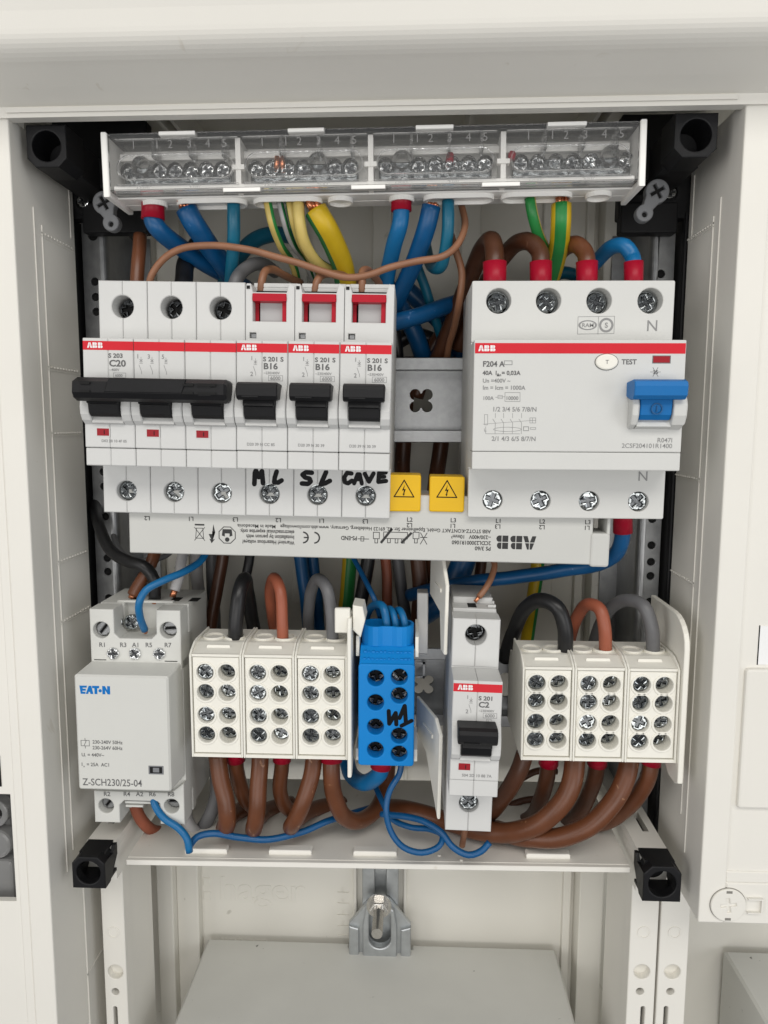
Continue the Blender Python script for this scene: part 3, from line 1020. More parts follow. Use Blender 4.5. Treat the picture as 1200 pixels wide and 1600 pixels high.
# brass-free steel clamp strips with screws behind the lid
for a, b in ((195, 362), (392, 560), (592, 768), (800, 985)):
    x0, x1 = L(a, 262, 12).x, L(b, 262, 12).x
    o = MB(); o.box(x0, x1, 11.5, 15.6, -4.5, 2.6, 0.4); part('clamp_strip', o, 'steel', t)
    n = 7
    for k in range(n):
        x = x0 + 2.6 + (x1 - x0 - 5.2) * k / (n - 1)
        if (a, k) in ((195, 1), (392, 4), (592, 1), (800, 5)):
            o = MB(); o.plate([circ(x, 1.2, 3.4, 20), circ(x, 1.2, 2.7, 20)], 5, 12, 0.3); part('clear_boss', o, 'clearm', t); continue
        o = MB(); o.ringtube((x, 8.2, .4), (0, 1, 0), 2.85, 2.6, 4.2, 18); part('screw_sleeve', o, 'clearm', t)
        shared('screw', SCREWT[k % 3], t, (x, 10.0 + random.uniform(-1, 1), .3 + random.uniform(-.5, .3)), (0, random.uniform(0, 3), 0))
for x in (L(432, 258, 9).x, L(441, 258, 9).x):
    o = MB(); o.tube([(x, 9, 0.5), (x + .3, 9.4, 4.6)], 1.0, 8); part('bare_end', o, 'cu', t)
for u in (703, 800):
    x = L(u, 240, 9).x
    o = MB(); o.tube([(x, 10, 1.8), (x + .2, 10, 4.6)], 1.4, 10); part('red_end', o, 'ferr', t)
# lid
o = MB()
holes = [stadium(L(a, 262, 0).x, L(b, 262, 0).x, L(a, 284, 0).z - 0.4, L(a, 244, 0).z + 0.4, 8) for a, b in ((183, 366), (383, 568), (588, 772), (797, 984))]
o.plate([rrect(-91.6, 91.6, -8.8, 10.4, 0.6)], 0.2, 1.3, 0.3)
o.plate([rrect(-91.6, 91.6, 1.4, 19.5)], 9.4, 10.5, T=TZ)
o.plate([rrect(-91.6, 91.6, 1.4, 8)], -8.8, -8.0, T=TZ)
lid = part('lid', o, 'clear', t)
for h in holes:
    xs = [p[0] for p in h]; zs = [p[1] for p in h]
    x0, x1, zz0, zz1 = min(xs), max(xs), min(zs), max(zs)
    zz0, zz1 = -5.6, 3.0
    o = MB(); o.plate([stadium(x0, x1, zz0, zz1), stadium(x0 + .55, x1 - .55, zz0 + .55, zz1 - .55)], -0.5, 0.3, 0.15)
    part('raised_outline', o, 'clearm', lid)
    for k in range(3):
        x = x0 + (x1 - x0) * (0.3, 0.62, 0.9)[k]
        o = MB(); o.plate([rrect(x - .5, x + .5, 2.6, 8.2)], 1.3, 9); part('web', o, 'clearm', lid)
    o = MB(); o.box(x0 - 1, x1 + 1, 1.3, 2.0, zz0 - 1.3, zz0 - .7, 0); o.box(x0 - 1, x1 + 1, 1.3, 2.0, 8.3, 8.9, 0)
    part('step_line', o, 'clearm', lid)
    o = MB()
    xs_ = (0.14, 0.34, 0.46, 0.62, 0.78, 0.92)
    for k, c_ in enumerate('112345'):
        o.text(c_, x0 + (x1 - x0) * xs_[k], 5.0, 0.15, 2.7, 'CENTER', th=0.2)
    o.text('25mm²', x0 + (x1 - x0) * 0.22, -8.3, 0.15, 1.3, 'CENTER', th=0.2)
    o.text('4mm²', x0 + (x1 - x0) * 0.66, -8.3, 0.15, 1.3, 'CENTER', th=0.2)
    part('moulded_digits', o, 'digit', lid)
for u0, u1, top in ((248, 305, 1), (450, 507, 1), (650, 709, 1), (856, 917, 1), (346, 405, 0), (548, 602, 0), (754, 814, 0)):
    x0, x1 = L(u0, 207, 0).x, L(u1, 207, 0).x
    o = MB()
    if top: o.box(x0, x1, -0.2, 3, 9.3, 10.6, 0.2)
    else:   o.box(x0, x1, -0.25, 2, -10.0, -8.6, 0.2)
    part('snap_tab', o, 'white', t)
o = MB(); o.box(-90, 90, -0.1, 1.5, -10.0, -8.9, 0.2); part('lower_rail', o, 'clearm', t)

# ================================================================= BREAKERS
def logo(mb, x, z, y, h, ink, cut, flip=False):
    """three block letters split by fine gaps"""
    w = h * 0.92
    g = h * 0.07
    A = [[(0, 0), (.28, 0), (.44, .45), (.44, .47), (.12, .47)], [(.135, .53), (.44, .53), (.44, 1), (.30, 1)],
         [(.5, .47), (.5, .42), (.62, .0), (.94, 0), (.79, .47)], [(.5, .53), (.78, .53), (.63, 1), (.5, 1)]]
    B = [[(0, 0), (.42, 0), (.42, .47), (0, .47)], [(0, .53), (.42, .53), (.42, 1), (0, 1)],
         [(.48, 0), (.68, 0), (.82, .10), (.86, .25), (.80, .40), (.72, .47), (.48, .47)],
         [(.48, .53), (.68, .53), (.78, .62), (.80, .78), (.74, .92), (.64, 1), (.48, 1)]]
    for k, G in enumerate((A, B, B)):
        for q in G:
            sx = h * 1.02
            pts = [((p[0] * sx + k * sx * 1.0), p[1] * h) for p in q]
            if flip: pts = [(-a, -b) for a, b in pts]
            pts = [(x + a, z + b) for a, b in pts]
            mb.add([(a, y, b) for a, b in pts], [tuple(range(len(pts)))], ink)


def half_plates(mb, x0, x1, z0, z1, c, r, y0, y1, b=0.2, mi=0):
    """terminal face made of two half shells with a round screw well on the seam"""
    cx, cz = c
    n = 12
    g = 0.05
    for s in (-1, 1):
        arc = [(cx + s * g, cz + r * math.cos(math.pi * k / n)) if k in (0, n) else (cx + s * r * math.sin(math.pi * k / n), cz + r * math.cos(math.pi * k / n)) for k in range(n + 1)]
        lp = [(cx + s * g, z1)] + arc + [(cx + s * g, z0)]
        xe = x0 if s < 0 else x1
        lp += [(xe, z0), (xe, z1)]
        mb.plate([lp], y0, y1, b, 1, mi)


def symbol(mb, x, z, y, k, mi):
    """breaker pole symbol"""
    w = 0.14
    mb.line([(x, z + 2.6 * k), (x, z + 0.8 * k)], w, y, mi)
    mb.line([(x - .5, z + 1.9 * k), (x + .5, z + 1.1 * k)], w, y - .01, mi); mb.line([(x - .5, z + 1.1 * k), (x + .5, z + 1.9 * k)], w, y - .02, mi)
    mb.line([(x - .5, z + .6 * k), (x + .5, z + .6 * k)], w, y - .01, mi)
    mb.line([(x - .7, z), (x + .1, z - 2.2 * k)], w, y, mi)
    mb.line([(x + .1, z - 2.2 * k), (x + .1, z - 3.0 * k)], w, y - .01, mi)


def cheeks(mb, cx, zt, mi=0, w=8.7, inner=5.35, y=-14):
    for s in (-1, 1):
        a, b = sorted((cx + s * inner, cx + s * w))
        z = zt - 17
        pr = [(y + 0.5, z + 2.5), (y - 1.6, z + .4), (y - 3.2, z - 2.8), (y - 3.9, z - 6.2), (y - 3.5, z - 8.8), (y - 2.2, z - 10.8), (y + 0.5, z - 12.6)]
        mb.plate([pr], a, b, 0.35, 2, mi, TX, 0.35)
    z = zt - 26.2
    mb.plate([[(y + .5, z + .6), (y - .4, z), (y - 1.8, z - 2.4), (y + .5, z - 3.2)]], cx - inner, cx + inner, 0, 1, mi, TX)


def toggle_body(mb, cx, zt, y=-14, bar=True, hw=6.85, lw=5.25):
    z = zt - 14.4
    if bar:
        pr = [(y + 1, z - .3), (y - 7.0, z + .1), (y - 8.6, z - .5), (y - 9.2, z - 1.8), (y - 9.0, z - 4.4), (y - 8.0, z - 5.6), (y - 6.6, z - 5.9), (y - 4, z - 5.6), (y + 1, z - 5)]
        mb.plate([pr], cx - hw, cx + hw, 0.3, 1, 0, TX, 0.3)
        mb.box(cx - lw + .4, cx + .6, y - 9.35, y - 8, z - 4.9, z - 4.5, 0)
    pr = [(y + 1, z - 4), (y - 5.6, z - 4.4), (y - 6.4, z - 7.6), (y - 5.2, z - 8.0), (y - 4.4, z - 11.0), (y - 3.2, z - 12.0), (y + 1, z - 12.4)]
    mb.plate([pr], cx - lw, cx + lw, 0.25, 1, 0, TX, 0.25)


def breaker(lab, cx, cz, roll, poles, kind, texts, zt=20.0, zb=-23.5, hz=(41.6, -41.6), yrot=0.0, group=None):
    """modular breaker; kind 'screw' or 'lift' upper terminal"""
    Wd = 17.65
    t = thing('circuit_breaker', lab, 'breaker', (cx, 0, cz), roll, group)
    x_ = [(k - (poles - 1) / 2) * Wd for k in range(poles)]
    H1, H0 = hz
    sh, nose, stripe, print_, pale, lg = MB(), MB(), MB(), MB(), MB(), MB()
    for x in x_:
        a, b = x - Wd / 2 + .1, x + Wd / 2 - .1
        sh.box(a, b, 9, 44, H0 + .2, H1 - .2, 0.3)
        sh.plate([rrect(a, b, zb - 0.5, zt + 0.5)], 0.4, 9)
        if kind == 'screw':
            half_plates(sh, a, b, zt + .5, H1, (x - 0.1, zt + 12.6), 4.0, 0, 8.9, 0.3)
        half_plates(sh, a, b, H0, zb - .5, (x - 0.1, zb - 10.0), 3.75, 0, 8.9, 0.3)
        for k in (-1, 1):
            p, q = (a, x - .03) if k < 0 else (x + .03, b)
            nose.box(p, q, -14, 0.3, zb + 6.3, zt, 0.3)
            nose.box(p, q, -13.6, 0.3, zb, zb + 6.1, 0.3)
        cheeks(nose, x, zt)
        stripe.box(a + .12, b - .12 if not poles == 3 else b + .1 - .02, -14.06, -13.8, zt - 4.0, zt - 1.0, 0)
    part('terminal_housing', sh, 'mcb', t)
    part('front_cover', nose, 'mcb', t)
    part('brand_stripe', stripe, 'red', t)
    logo(lg, x_[0] - 7.1, zt - 3.35, -14.1, 1.85, 0, None)
    part('logo', lg, 'logo', t)
    for i, x in enumerate(x_):
        if kind == 'screw':
            o = MB(); o.plate([circ(x - .1, zt + 12.6, 3.95, 20)], 8.4, 8.95); part('shaded_well_floor', o, 'hole', t)  # well bottom coloured dark to carry the shade down there
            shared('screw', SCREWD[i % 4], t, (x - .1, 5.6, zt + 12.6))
        o = MB(); o.plate([circ(x - .1, zb - 10, 3.7, 20)], 8.4, 8.95); part('shaded_well_floor', o, 'hole', t)
        shared('screw', SCREW[(i + 1) % 4], t, (x - .1, 2.2, zb - 10.0), (R(-6), R(40 * i), 0))
        o = MB(); o.ringtube((x - .1, 4.6, zb - 10), (0, 1, 0), 3.72, 3.3, 0.6, 20); o.ringtube((x - .1, 6.2, zb - 10), (0, 1, 0), 3.72, 3.3, 0.6, 20); part('well_thread', o, 'steel', t)
        if kind == 'lift':
            a, b = x - Wd / 2 + .1, x + Wd / 2 - .1
            z0, z1 = zt + .5, H1
            wz0, wz1 = zt + 8.1, H1 - 3.6
            o = MB()
            o.plate([[(a, z0), (b, z0), (b, z1 - 1.4), (b - 1.8, z1), (b - 2.8, z1 - 3.4), (a + 2.6, z1 - 3.4), (a + 1.8, z1 - .4), (a + .5, z1 - .4), (a, z1 - 1.4)],
                     rrect(a + 2.5, b - 2.9, wz0, wz1 - 1.6), rrect(a + 1.4, a + 3.8, zt + 2.2, zt + 4.2)], 0, 8.9, 0.2)
            o.box(x - .04, x + .04, -0.02, 0.2, z0, wz0, 0, 0)
            o.box(a + 1, b - .2, 9, 20, H1 - .3, H1 + 1.4, 0.3)
            part('lift_terminal_frame', o, 'mcb', t)
            o = MB()
            o.plate([[(-0.6, wz1 - 2.9), (1.5, wz1 - 3.0), (6, wz1 - 3.2), (6, wz1), (1.5, wz1), (-0.6, wz1 - .3)]], a + 2.5, b - 2.8, 0.25, 1, 0, TX, .25)
            o.box(b - 4.6, b - 2.95, 1.5, 7.5, wz0 + .1, wz1 - 2.9, 0.1)
            o.box(a + 2.55, a + 3.9, 4.5, 8, wz0 + .1, wz1 - 2.9, 0.1)
            part('red_clamp', o, 'clampr', t)
            o = MB(); o.box(a + 4.6, b - 4.2, 3.0, 6.0, wz0 + .05, wz1 - 3.0, 0.15); part('clamp_plate', o, 'liftg', t)
            o = MB(); o.box(a + 2.2, b - 2.6, 8.0, 8.85, wz0 - .4, wz1 + 2, 0); o.box(a + 6.5, b - 3.6, 4, 8, wz1 - .2, wz1 + 1.1, 0.2)
            part('clamp_recess', o, 'hole', t)
            o = MB(); o.box(a + 1.7, a + 3.6, 1.2, 3.2, zt + 2.4, zt + 4.0, 0.1); part('test_contact', o, 'galv', t)
            o = MB(); o.box(a + .4, a + 1.6, -0.25, 0.6, H1 - 2.3, H1 - 1.2, 0); part('latch_slot', o, 'hole', t)
    if poles == 3:
        o = MB()
        for x in x_: toggle_body(o, x, zt, bar=False)
        part('toggle', o, 'black', t)
        o = MB()
        z = zt - 13.9
        x0, x1 = x_[0] - 8.0, x_[2] + 8.0
        pr = [(-15, z), (-21, z + .3), (-24.6, z - 1.2), (-25, z - 4.8), (-24, z - 6.6), (-21.5, z - 7.6), (-18, z - 7.4), (-15, z - 6)]
        o.plate([pr], x0, x1, 0.5, 2, 0, TX, 0.8)
        o.plate([[(x0 + 12.5, z - .2), (x1 - 13, z - .2), (x1 - 14.5, z - 4.6), (x0 + 11, z - 4.6)]], -25.25, -24.6, 0.2)
        o.box(x1 - 9, x1 - 5, -24.95, -24.0, z - 5.2, z - 3.9, 0); o.box(x1 - 9, x1 - 5, -24.95, -24, z - 2.6, z - 1.6, 0)
        part('handle_tie', o, 'black', t)
        o = MB()
        for a_, b_ in ((x0 + 3, x0 + 6.3), (x1 - 14.2, x1 - 10.6), (x1 - 9.4, x1 - 3.2)):
            for q in (-1.4, -4.1):
                o = MB(); o.box(a_, b_, -25.35, -24.9, z + q - .75, z + q, 0); part('tie_slot', o, 'hole', t)
    else:
        o = MB(); toggle_body(o, x_[0], zt); part('toggle', o, 'black', t)
    for q in texts.get('ind', []):
        o = MB(); o.box(q - 2.4, q + 2.4, -14.12, -13.9, zt - 33.4, zt - 30.3, 0); w_ = part('indicator_rim', o, 'mcb', t)
        o = MB(); o.box(q - 2.1, q + 2.1, -14.2, -14.0, zt - 33.1, zt - 30.6, 0); o.box(q + .3, q + .6, -14.24, -14.1, zt - 32.6, zt - 31.2, 0, 1); part('indicator', o, ['ind', 'hole'], w_)
    for s, x, z, h, key in texts['lines']:
        (print_ if key == 'd' else pale).text(s, x, zt - z, -14.03, h, bold=0.03 if key == 'd' else 0.014, sx=1.12 if key == 'd' else 1.0)
    for x, z in texts['sym']: symbol(pale, x, zt - z, -14.06, 1.0, 0)
    for (x0, x1, z0, z1) in texts.get('boxes', []):
        pale.line([(x0, zt - z0), (x1, zt - z0), (x1, zt - z1), (x0, zt - z1)], 0.13, -14.05, 0, True)
    part('rating_print', print_, 'ink', t); part('fine_print', pale, 'inkl', t)
    return t


RB = R(1.0)
# positions along the tilted row: x centre and height of each device
def row(x): return 7.7 - (x + 60) * 0.014


cx = -113.5 + 26.5
breaker('three-pole grey breaker with one long black tie bar and C20 print', cx, row(cx), RB, 3, 'screw', dict(
    ind=[-17.65 - 2.3, -2.5, 17.65 - 2.9],
    lines=[('S 203', -17.3 - .2, 6.5, 1.4, 'd'), ('C20', -17.3, 9.4, 2.1, 'd'), ('~400V', -17.3, 11.0, 0.9, 'l'), ('6000', -15.3, 12.9, 0.9, 'l'),
           ('1', -7.8, 6.6, 1.4, 'l'), ('3', -4.0, 6.6, 1.4, 'l'), ('5', 0.9, 6.6, 1.4, 'l'), ('D02 20 10 4F 05', -20.6, 35.3, 0.9, 'l')],
    sym=[(-6.2, 8.8), (-2.4, 8.8), (2.4, 8.8)], boxes=[(-15.8, -11.6, 11.6, 13.2)]))
SL = lambda s2: dict(lines=[('S 201 S', 0.4, 6.9, 1.45, 'd'), ('B16', 0.5, 9.5, 1.95, 'd'), ('~230/400V', 0.6, 11.2, 0.85, 'l'), ('6000', 2.9, 13.1, 1.2, 'l'), ('3', 3.9, 15, 0.8, 'l'),
                           ('1', -3.9, 6.6, 1.3, 'l'), ('2', -4.0, 11.9, 1.4, 'l'), (s2, -5.2, 35.5, 0.95, 'l')],
                    sym=[(-2.2, 8.7)], boxes=[(2.3, 7.1, 11.6, 13.4)])
for k, (nm, s2) in enumerate((('single-pole grey B16 breaker marked ML in black pen', 'D20 39 N CC 85'),
                              ('single-pole grey B16 breaker marked SL in black pen', 'D20 39 N 30 39'),
                              ('single-pole grey B16 breaker marked CAVE in black pen', 'D20 39 N 30 39'))):
    cx = -113.5 + 53 + 8.8 + 17.65 * k
    tb_ = breaker(nm, cx, row(cx), RB, 1, 'lift', SL(s2), group='single-pole breakers with red clamps in the upper row')
    o = MB()
    zz = -23.5 - 1.3
    if k == 0:
        o.stroke([(-5.6, zz - 5.2), (-5.4, zz - 1), (-5.0, zz - .2), (-4.0, zz - 2.6), (-2.8, zz - .4), (-2.4, zz - 4.8)], 1.75, -0.06)
        o.stroke([(2.6, zz - .4), (1.9, zz - 2.6), (1.7, zz - 4.4), (3.2, zz - 4.4), (4.4, zz - 3.6)], 1.75, -0.06)
    elif k == 1:
        o.stroke([(-2.2, zz - .6), (-4.4, zz - .5), (-5.6, zz - 1.4), (-4.6, zz - 2.4), (-3.0, zz - 2.8), (-2.6, zz - 3.8), (-3.6, zz - 4.7), (-5.8, zz - 4.6)], 1.75, -0.06)
        o.stroke([(3.0, zz - .2), (2.0, zz - 2.6), (1.2, zz - 4.6), (2.6, zz - 4.4), (4.4, zz - 3.4)], 1.75, -0.06)
    else:
        o.stroke([(-5.4, zz - .6), (-7.0, zz - .4), (-8.0, zz - 2.0), (-7.8, zz - 3.8), (-6.6, zz - 4.2), (-5.2, zz - 3.2)], 1.6, -0.06)
        o.stroke([(-4.4, zz - 4.2), (-3.2, zz - .8), (-2.4, zz - .8), (-1.6, zz - 4.2)], 1.5, -0.06)
        o.stroke([(-4.0, zz - 2.8), (-2.0, zz - 2.8)], 1.2, -0.09)
        o.stroke([(-.6, zz - .6), (1.0, zz - 3.4), (2.6, zz - .4)], 1.6, -0.06)
        o.stroke([(7.0, zz + .1), (4.6, zz - .2), (4.4, zz - 3.4), (7.2, zz - 3.0)], 1.6, -0.06)
        o.stroke([(4.6, zz - 1.7), (6.6, zz - 1.5)], 1.4, -0.09)
    part('handwriting', o, 'mark', tb_)

c2x, c2z = 23.1, -113.3
t2 = breaker('single-pole grey C2 breaker standing alone between the blue block and the right white blocks', c2x, c2z, R(1.3), 1, 'screw', dict(
    ind=[-3.6], lines=[('S 201', 0.4, 6.9, 1.45, 'd'), ('C2', 0.5, 9.5, 1.95, 'd'), ('~230/400V', 0.6, 11.2, 0.85, 'l'), ('6000', 2.9, 13.1, 1.2, 'l'), ('3', 3.9, 15, 0.8, 'l'),
                       ('1', -3.9, 6.6, 1.3, 'l'), ('2', -4.0, 11.9, 1.4, 'l'), ('S04 2D 10 88 7A', -4.4, 35.6, 1.05, 'l')],
    sym=[(-2.2, 8.7)], boxes=[(2.3, 7.1, 11.6, 13.4), (3.6, 5.2, 13.8, 15.3)]), zt=22.9, zb=-20.4)
o = MB()
o.box(-8.4, 8.2, 10, 30, 41.4, 43.0, 0.3); o.box(-8, 7.4, 18, 40, 42.8, 45.5, 0.4)
for k in range(4): o.box(5.2, 8.4, 13 + k * 6, 15 + k * 6, 42.9, 43.9, 0.2)
part('top_ridge', o, 'mcb', t2)
o = MB(); o.box(-2.4, 0.9, 12, 18, 42.5, 43.1, 0); part('wire_entry', o, 'hole', t2)

# ---------------------------------------------------------------- residual current device
t = thing('residual_current_breaker', 'wide four-pole grey safety switch with blue lever', 'breaker', (55.1, 0, 7.8), R(0.1))
zt, zb, H1, H0 = 19.9, -23.5, 41.6, -41.7
o = MB()
o.box(-35, 35, 9, 44, H0 + .2, H1 - .2, 0.3)
o.plate([rrect(-35, 35, zb - .5, zt + .5)], 0.3, 9)
XU = [PX(u, 470, 0) - 55.1 for u in (779, 857, 936, 1016)]
XL = [PX(u, 783, 0) - 55.1 for u in (770, 845, 921, 998)]
o.plate([rrect(-35, 35, zt + .5, H1, 0.6)] + [circ(x, PZ(900, 470, 0) - 7.8, 4.35, 26) for x in XU], 0, 8.9, 0.35, 2)
o.plate([rrect(-35, 35, H0, zb - .5, 0.6)] + [circ(x, PZ(900, 783, 0) - 7.8, 3.6, 26) for x in XL], 0, 8.9, 0.35, 2)
part('terminal_housing', o, 'rcd', t)
for k in range(4):
    for X_, z, r, y, me in ((XU[k], PZ(900, 470, 0) - 7.8, 4.3, 4.4, SCREW[k]), (XL[k], PZ(900, 783, 0) - 7.8, 3.55, 1.9, SCREW[(k + 2) % 4])):
        q = MB(); q.plate([circ(X_, z, r, 20)], 8.4, 8.95); part('shaded_well_floor', q, 'hole', t)  # shade at the bottom of the well is painted on this disc
        shared('screw', me, t, (X_, y, z))
        q = MB(); q.ringtube((X_, 6.4, z), (0, 1, 0), r - .02, r - .5, 0.8, 20); q.ringtube((X_, 7.4, z), (0, 1, 0), r - .02, r - .4, 0.5, 20); part('well_thread', q, 'steel', t)
o = MB()
o.plate([rrect(-35, 35, zb + 6.2, zt, 0.4)], -14, 0.2, 0.4, 2)
o.plate([rrect(-35, 35, zb, zb + 6.1, 0.4)], -13.8, 0.2, 0.4, 2)
part('front_cover', o, 'rcd', t)
zs = zt - .9
o = MB(); o.box(-34.7, 34.7, -14.08, -13.8, zs - 3.6, zs - .2, 0); part('brand_stripe', o, 'red', t)
o = MB(); logo(o, -33.6, zs - 2.9, -14.12, 1.95, 0, None); part('logo', o, 'logo', t)
N = lambda u, v: (PX(u, v, -14) - 55.1, PZ(u, v, -14) - 7.8)
d, l, dg, oc, tm_, te = MB(), MB(), MB(), MB(), MB(), MB()
for s, u, v, h, key, bo in (('F204 A', 754, 573, 1.75, 'd', .012), ('40A  I   = 0,03A', 754, 586, 1.35, 'd', .012), ('Δn', 776, 588, 0.9, 'd', .01), ('Un =400V ~', 754, 598, 1.3, 'l', .006), ('Im = Icm = 1000A', 754, 609, 1.35, 'l', .006),
                        ('100A', 754, 625, 1.2, 'l', .006), ('10000', 790, 625, 1.2, 'l', .008), ('1/2 3/4 5/6 7/8/N', 769, 643, 1.5, 'l', .004), ('2/1 4/3 6/5 8/7/N', 768, 689, 1.5, 'l', .004), ('TEST', 971, 569, 1.6, 'd', .01)):
    (te if s == 'TEST' else dg if v in (643, 689) else d if key == 'd' else l).text(s, *N(u, v), -14.05, h, bold=bo * 1.8 + .004, sx=0.98)
oc.text('R047I', *N(1050, 691), -14.05, 1.5, 'RIGHT', bold=.004); oc.text('2CSF204101R1400', *N(1050, 700), -14.05, 1.5, 'RIGHT', bold=.004)
# wiring diagram
ln = lambda pts, w=.13, cl=False: dg.line([N(*p) for p in pts], w, -14.05 - random.random() * .03, 0, cl)
for u in (774, 787, 801, 815):
    ln([(u, 646), (u, 653)]); ln([(u - 4, 655), (u, 661)]); ln([(u, 661), (u - .5, 678)])
ln([(755, 663), (832, 657)], .1); ln([(757, 648), (762, 648), (762, 664), (757, 664)], .12, True); ln([(759, 667), (759, 678), (785, 678), (812, 678)])
ln([(828, 653), (837, 653), (837, 661), (828, 661)], .12, True); ln([(828, 657), (837, 657)]); ln([(832, 653), (832, 661)])
ln([N_ for N_ in [(793 + 22 * math.cos(a * .524), 671 + 3.4 * math.sin(a * .524)) for a in range(12)]], .12, True)
ln([(818, 667), (826, 667), (826, 673), (818, 673)], .2, True); ln([(829, 668), (837, 668), (837, 671), (829, 671)], .12, True); ln([(757, 670), (757, 674), (760, 674)])
ln2 = lambda pts, w=.13, cl=False: l.line([N(*p) for p in pts], w, -14.05 - random.random() * .03, 0, cl)
ln2([(789, 613.5), (812.5, 613.5), (812.5, 627.5), (789, 627.5)], .13, True); ln([(774, 621), (789, 620)]); ln([(778, 623), (785, 623), (785, 618), (778, 618)], .12, True)
ln([(788, 564), (800, 564), (800, 570), (788, 570)], .2, True)
# snowflake symbol
for k in range(3):
    a = k * math.pi / 3
    te.line([N(*p) for p in [(1024 + 8 * math.cos(a), 581 + 8 * math.sin(a)), (1024 - 8 * math.cos(a), 581 - 8 * math.sin(a))]], .14, -14.05 - k * .01)
te.text('25', *N(1020, 584), -14.12, 1.2, bold=.01)
T0 = lambda u, v: (PX(u, v, 0) - 55.1, PZ(u, v, 0) - 7.8)
tm_.text('N', *T0(1009, 517), -0.05, 3.7); part('neutral_mark', tm_, 'inkl', t); tm_ = MB(); tm_.text('N', *T0(996, 751), -0.05, 3.4); part('neutral_mark', tm_, 'inkl', t)
qq = [T0(903, 495), T0(960, 494), T0(959, 521), T0(902, 522)]
emq = MB(); emq.line(qq, .15, -0.06, 0, True); emq.line([T0(935, 495), T0(934, 522)], .15, -0.09)
cA, cB = T0(918, 508), T0(947, 508)
em = MB(); em.plate([circ(*cA, 1.7, 24, sx=1.9), circ(*cA, 1.35, 24, sx=1.9)], -0.06, 0); em.text('RAM', cA[0], cA[1] - .65, -0.07, 1.3, 'CENTER', bold=.01, sx=1.1)
em.plate([circ(*cB, 2.5, 24), circ(*cB, 1.75, 24)], -0.06, 0); em.text('S', cB[0], cB[1] - .85, -0.07, 1.7, 'CENTER', bold=.02)
part('approval_mark', em, 'inkl', t); part('approval_frame', emq, 'inkl', t)
part('wiring_diagram', dg, 'inkl', t); part('order_code', oc, 'inkl', t); part('test_print', te, 'ink', t)
part('rating_print', d, 'ink', t); part('fine_print', l, 'inkl', t)
c = N(947.5, 565.5)
o = MB(); o.plate([circ(*c, 2.6, 28, sx=1.42)], -14.8, -13.9, 0.5, 2); tb = part('test_button', o, 'cream', t)
o = MB(); o.plate([circ(*c, 2.78, 28, sx=1.42), circ(*c, 2.62, 28, sx=1.42)], -14.06, -13.9); part('button_gap', o, 'ink', tb)
o = MB(); o.text('T', c[0], c[1] - .7, -14.82, 1.3, 'CENTER', th=.06); part('button_mark', o, 'ink', tb)
c = N(1033.5, 561.5)
o = MB(); o.box(c[0] - 3.0, c[0] + 3.0, -14.06, -13.9, c[1] - 1.3, c[1] + 1.3, 0); o.box(c[0] - 2.7, c[0] + 2.7, -14.1, -14.0, c[1] - 1.0, c[1] + 1.05, 0, 1); part('indicator', o, ['ink', 'ind'], t)
# lever with its guard
gx0, gx1 = N(981, 640)[0], N(1066, 640)[0]
bx0, bx1 = PX(990, 610, -22) - 55.1, PX(1074, 610, -22) - 55.1
lx0, lx1 = PX(1001, 640, -19) - 55.1, PX(1051, 640, -19) - 55.1
z = zt - 13.5
o = MB()
for a, b in ((gx0, lx0 - .3), (lx1 + .3, gx1)):
    pr = [(-13.6, z - .6), (-15.2, z - 1.2), (-18, z - 4.4), (-19.6, z - 8.0), (-19.2, z - 11.4), (-17.6, z - 14.4), (-13.6, z - 16.2)]
    o.plate([pr], a, b, 0.6, 2, 0, TX, 0.6)
o.plate([[(-13.6, z - 12.2), (-15.4, z - 12.8), (-17.0, z - 15.0), (-13.6, z - 16.0)]], lx0 - .4, lx1 + .4, 0, 1, 0, TX)
part('lever_guard', o, 'rcd', t)
o = MB()
pr = [(-13, z - .4), (-20.8, z + .2), (-22.8, z - .5), (-23.4, z - 2.0), (-23.0, z - 5.0), (-21.6, z - 6.2), (-18, z - 6.3), (-13, z - 5)]
o.plate([pr], bx0, bx1, 0.4, 2, 0, TX, 0.4)
pr = [(-13, z - 5), (-18.8, z - 5.6), (-19.0, z - 8.0), (-18.4, z - 11.2), (-17.0, z - 12.8), (-13, z - 13.0)]
o.plate([pr], lx0, lx1, 0.3, 1, 0, TX, 0.3)
lv = part('lever', o, 'tblue', t)
o = MB()
lc = ((lx0 + lx1) / 2, z - 9.2)
o.plate([circ(*lc, 1.9, 22), circ(*lc, 1.55, 22)], -19.35, -18.7); o.box(lc[0] - .15, lc[0] + .15, -19.35, -18.7, lc[1] - 1.0, lc[1] + 1.0, 0)
part('lever_mark', o, 'wblue', lv)

# ================================================================= BUSBAR, CAPS
t = thing('busbar', 'pale grey comb busbar with upside-down print under the upper devices', 'busbar', (-16.7, 3.2, -35), R(0.9))
o = MB()
LB = lambda u, v, y=3.2: P(u, v, y) - Vector((-16.7, 3.2, -35))
def unroll(q, a=R(0.9)): return Vector((q.x * math.cos(a) - q.z * math.sin(a), 0, q.x * math.sin(a) + q.z * math.cos(a)))
BL = lambda u, v: unroll(LB(u, v))
x0, x1 = BL(202, 840).x, BL(925, 860).x
zb_ = BL(560, 873).z
o.box(x0, x1, 0, 14, zb_, 9, 0.35)
o.box(x0 + 1, x1 - 1, 14, 20, zb_ + 2, 9, 0)
part('profile', o, 'bus', t)
o = MB()
xe = BL(952, 860).x
o.box(BL(922, 860).x, xe, -0.6, 13.5, BL(940, 886).z, BL(940, 833).z, 0.8, r=1.0)
o.box(xe - 1.2, xe, 0.2, 13.5, BL(940, 886).z + 1, 8.5, 0.3)
part('end_cap', o, 'bus', t)
o = MB()
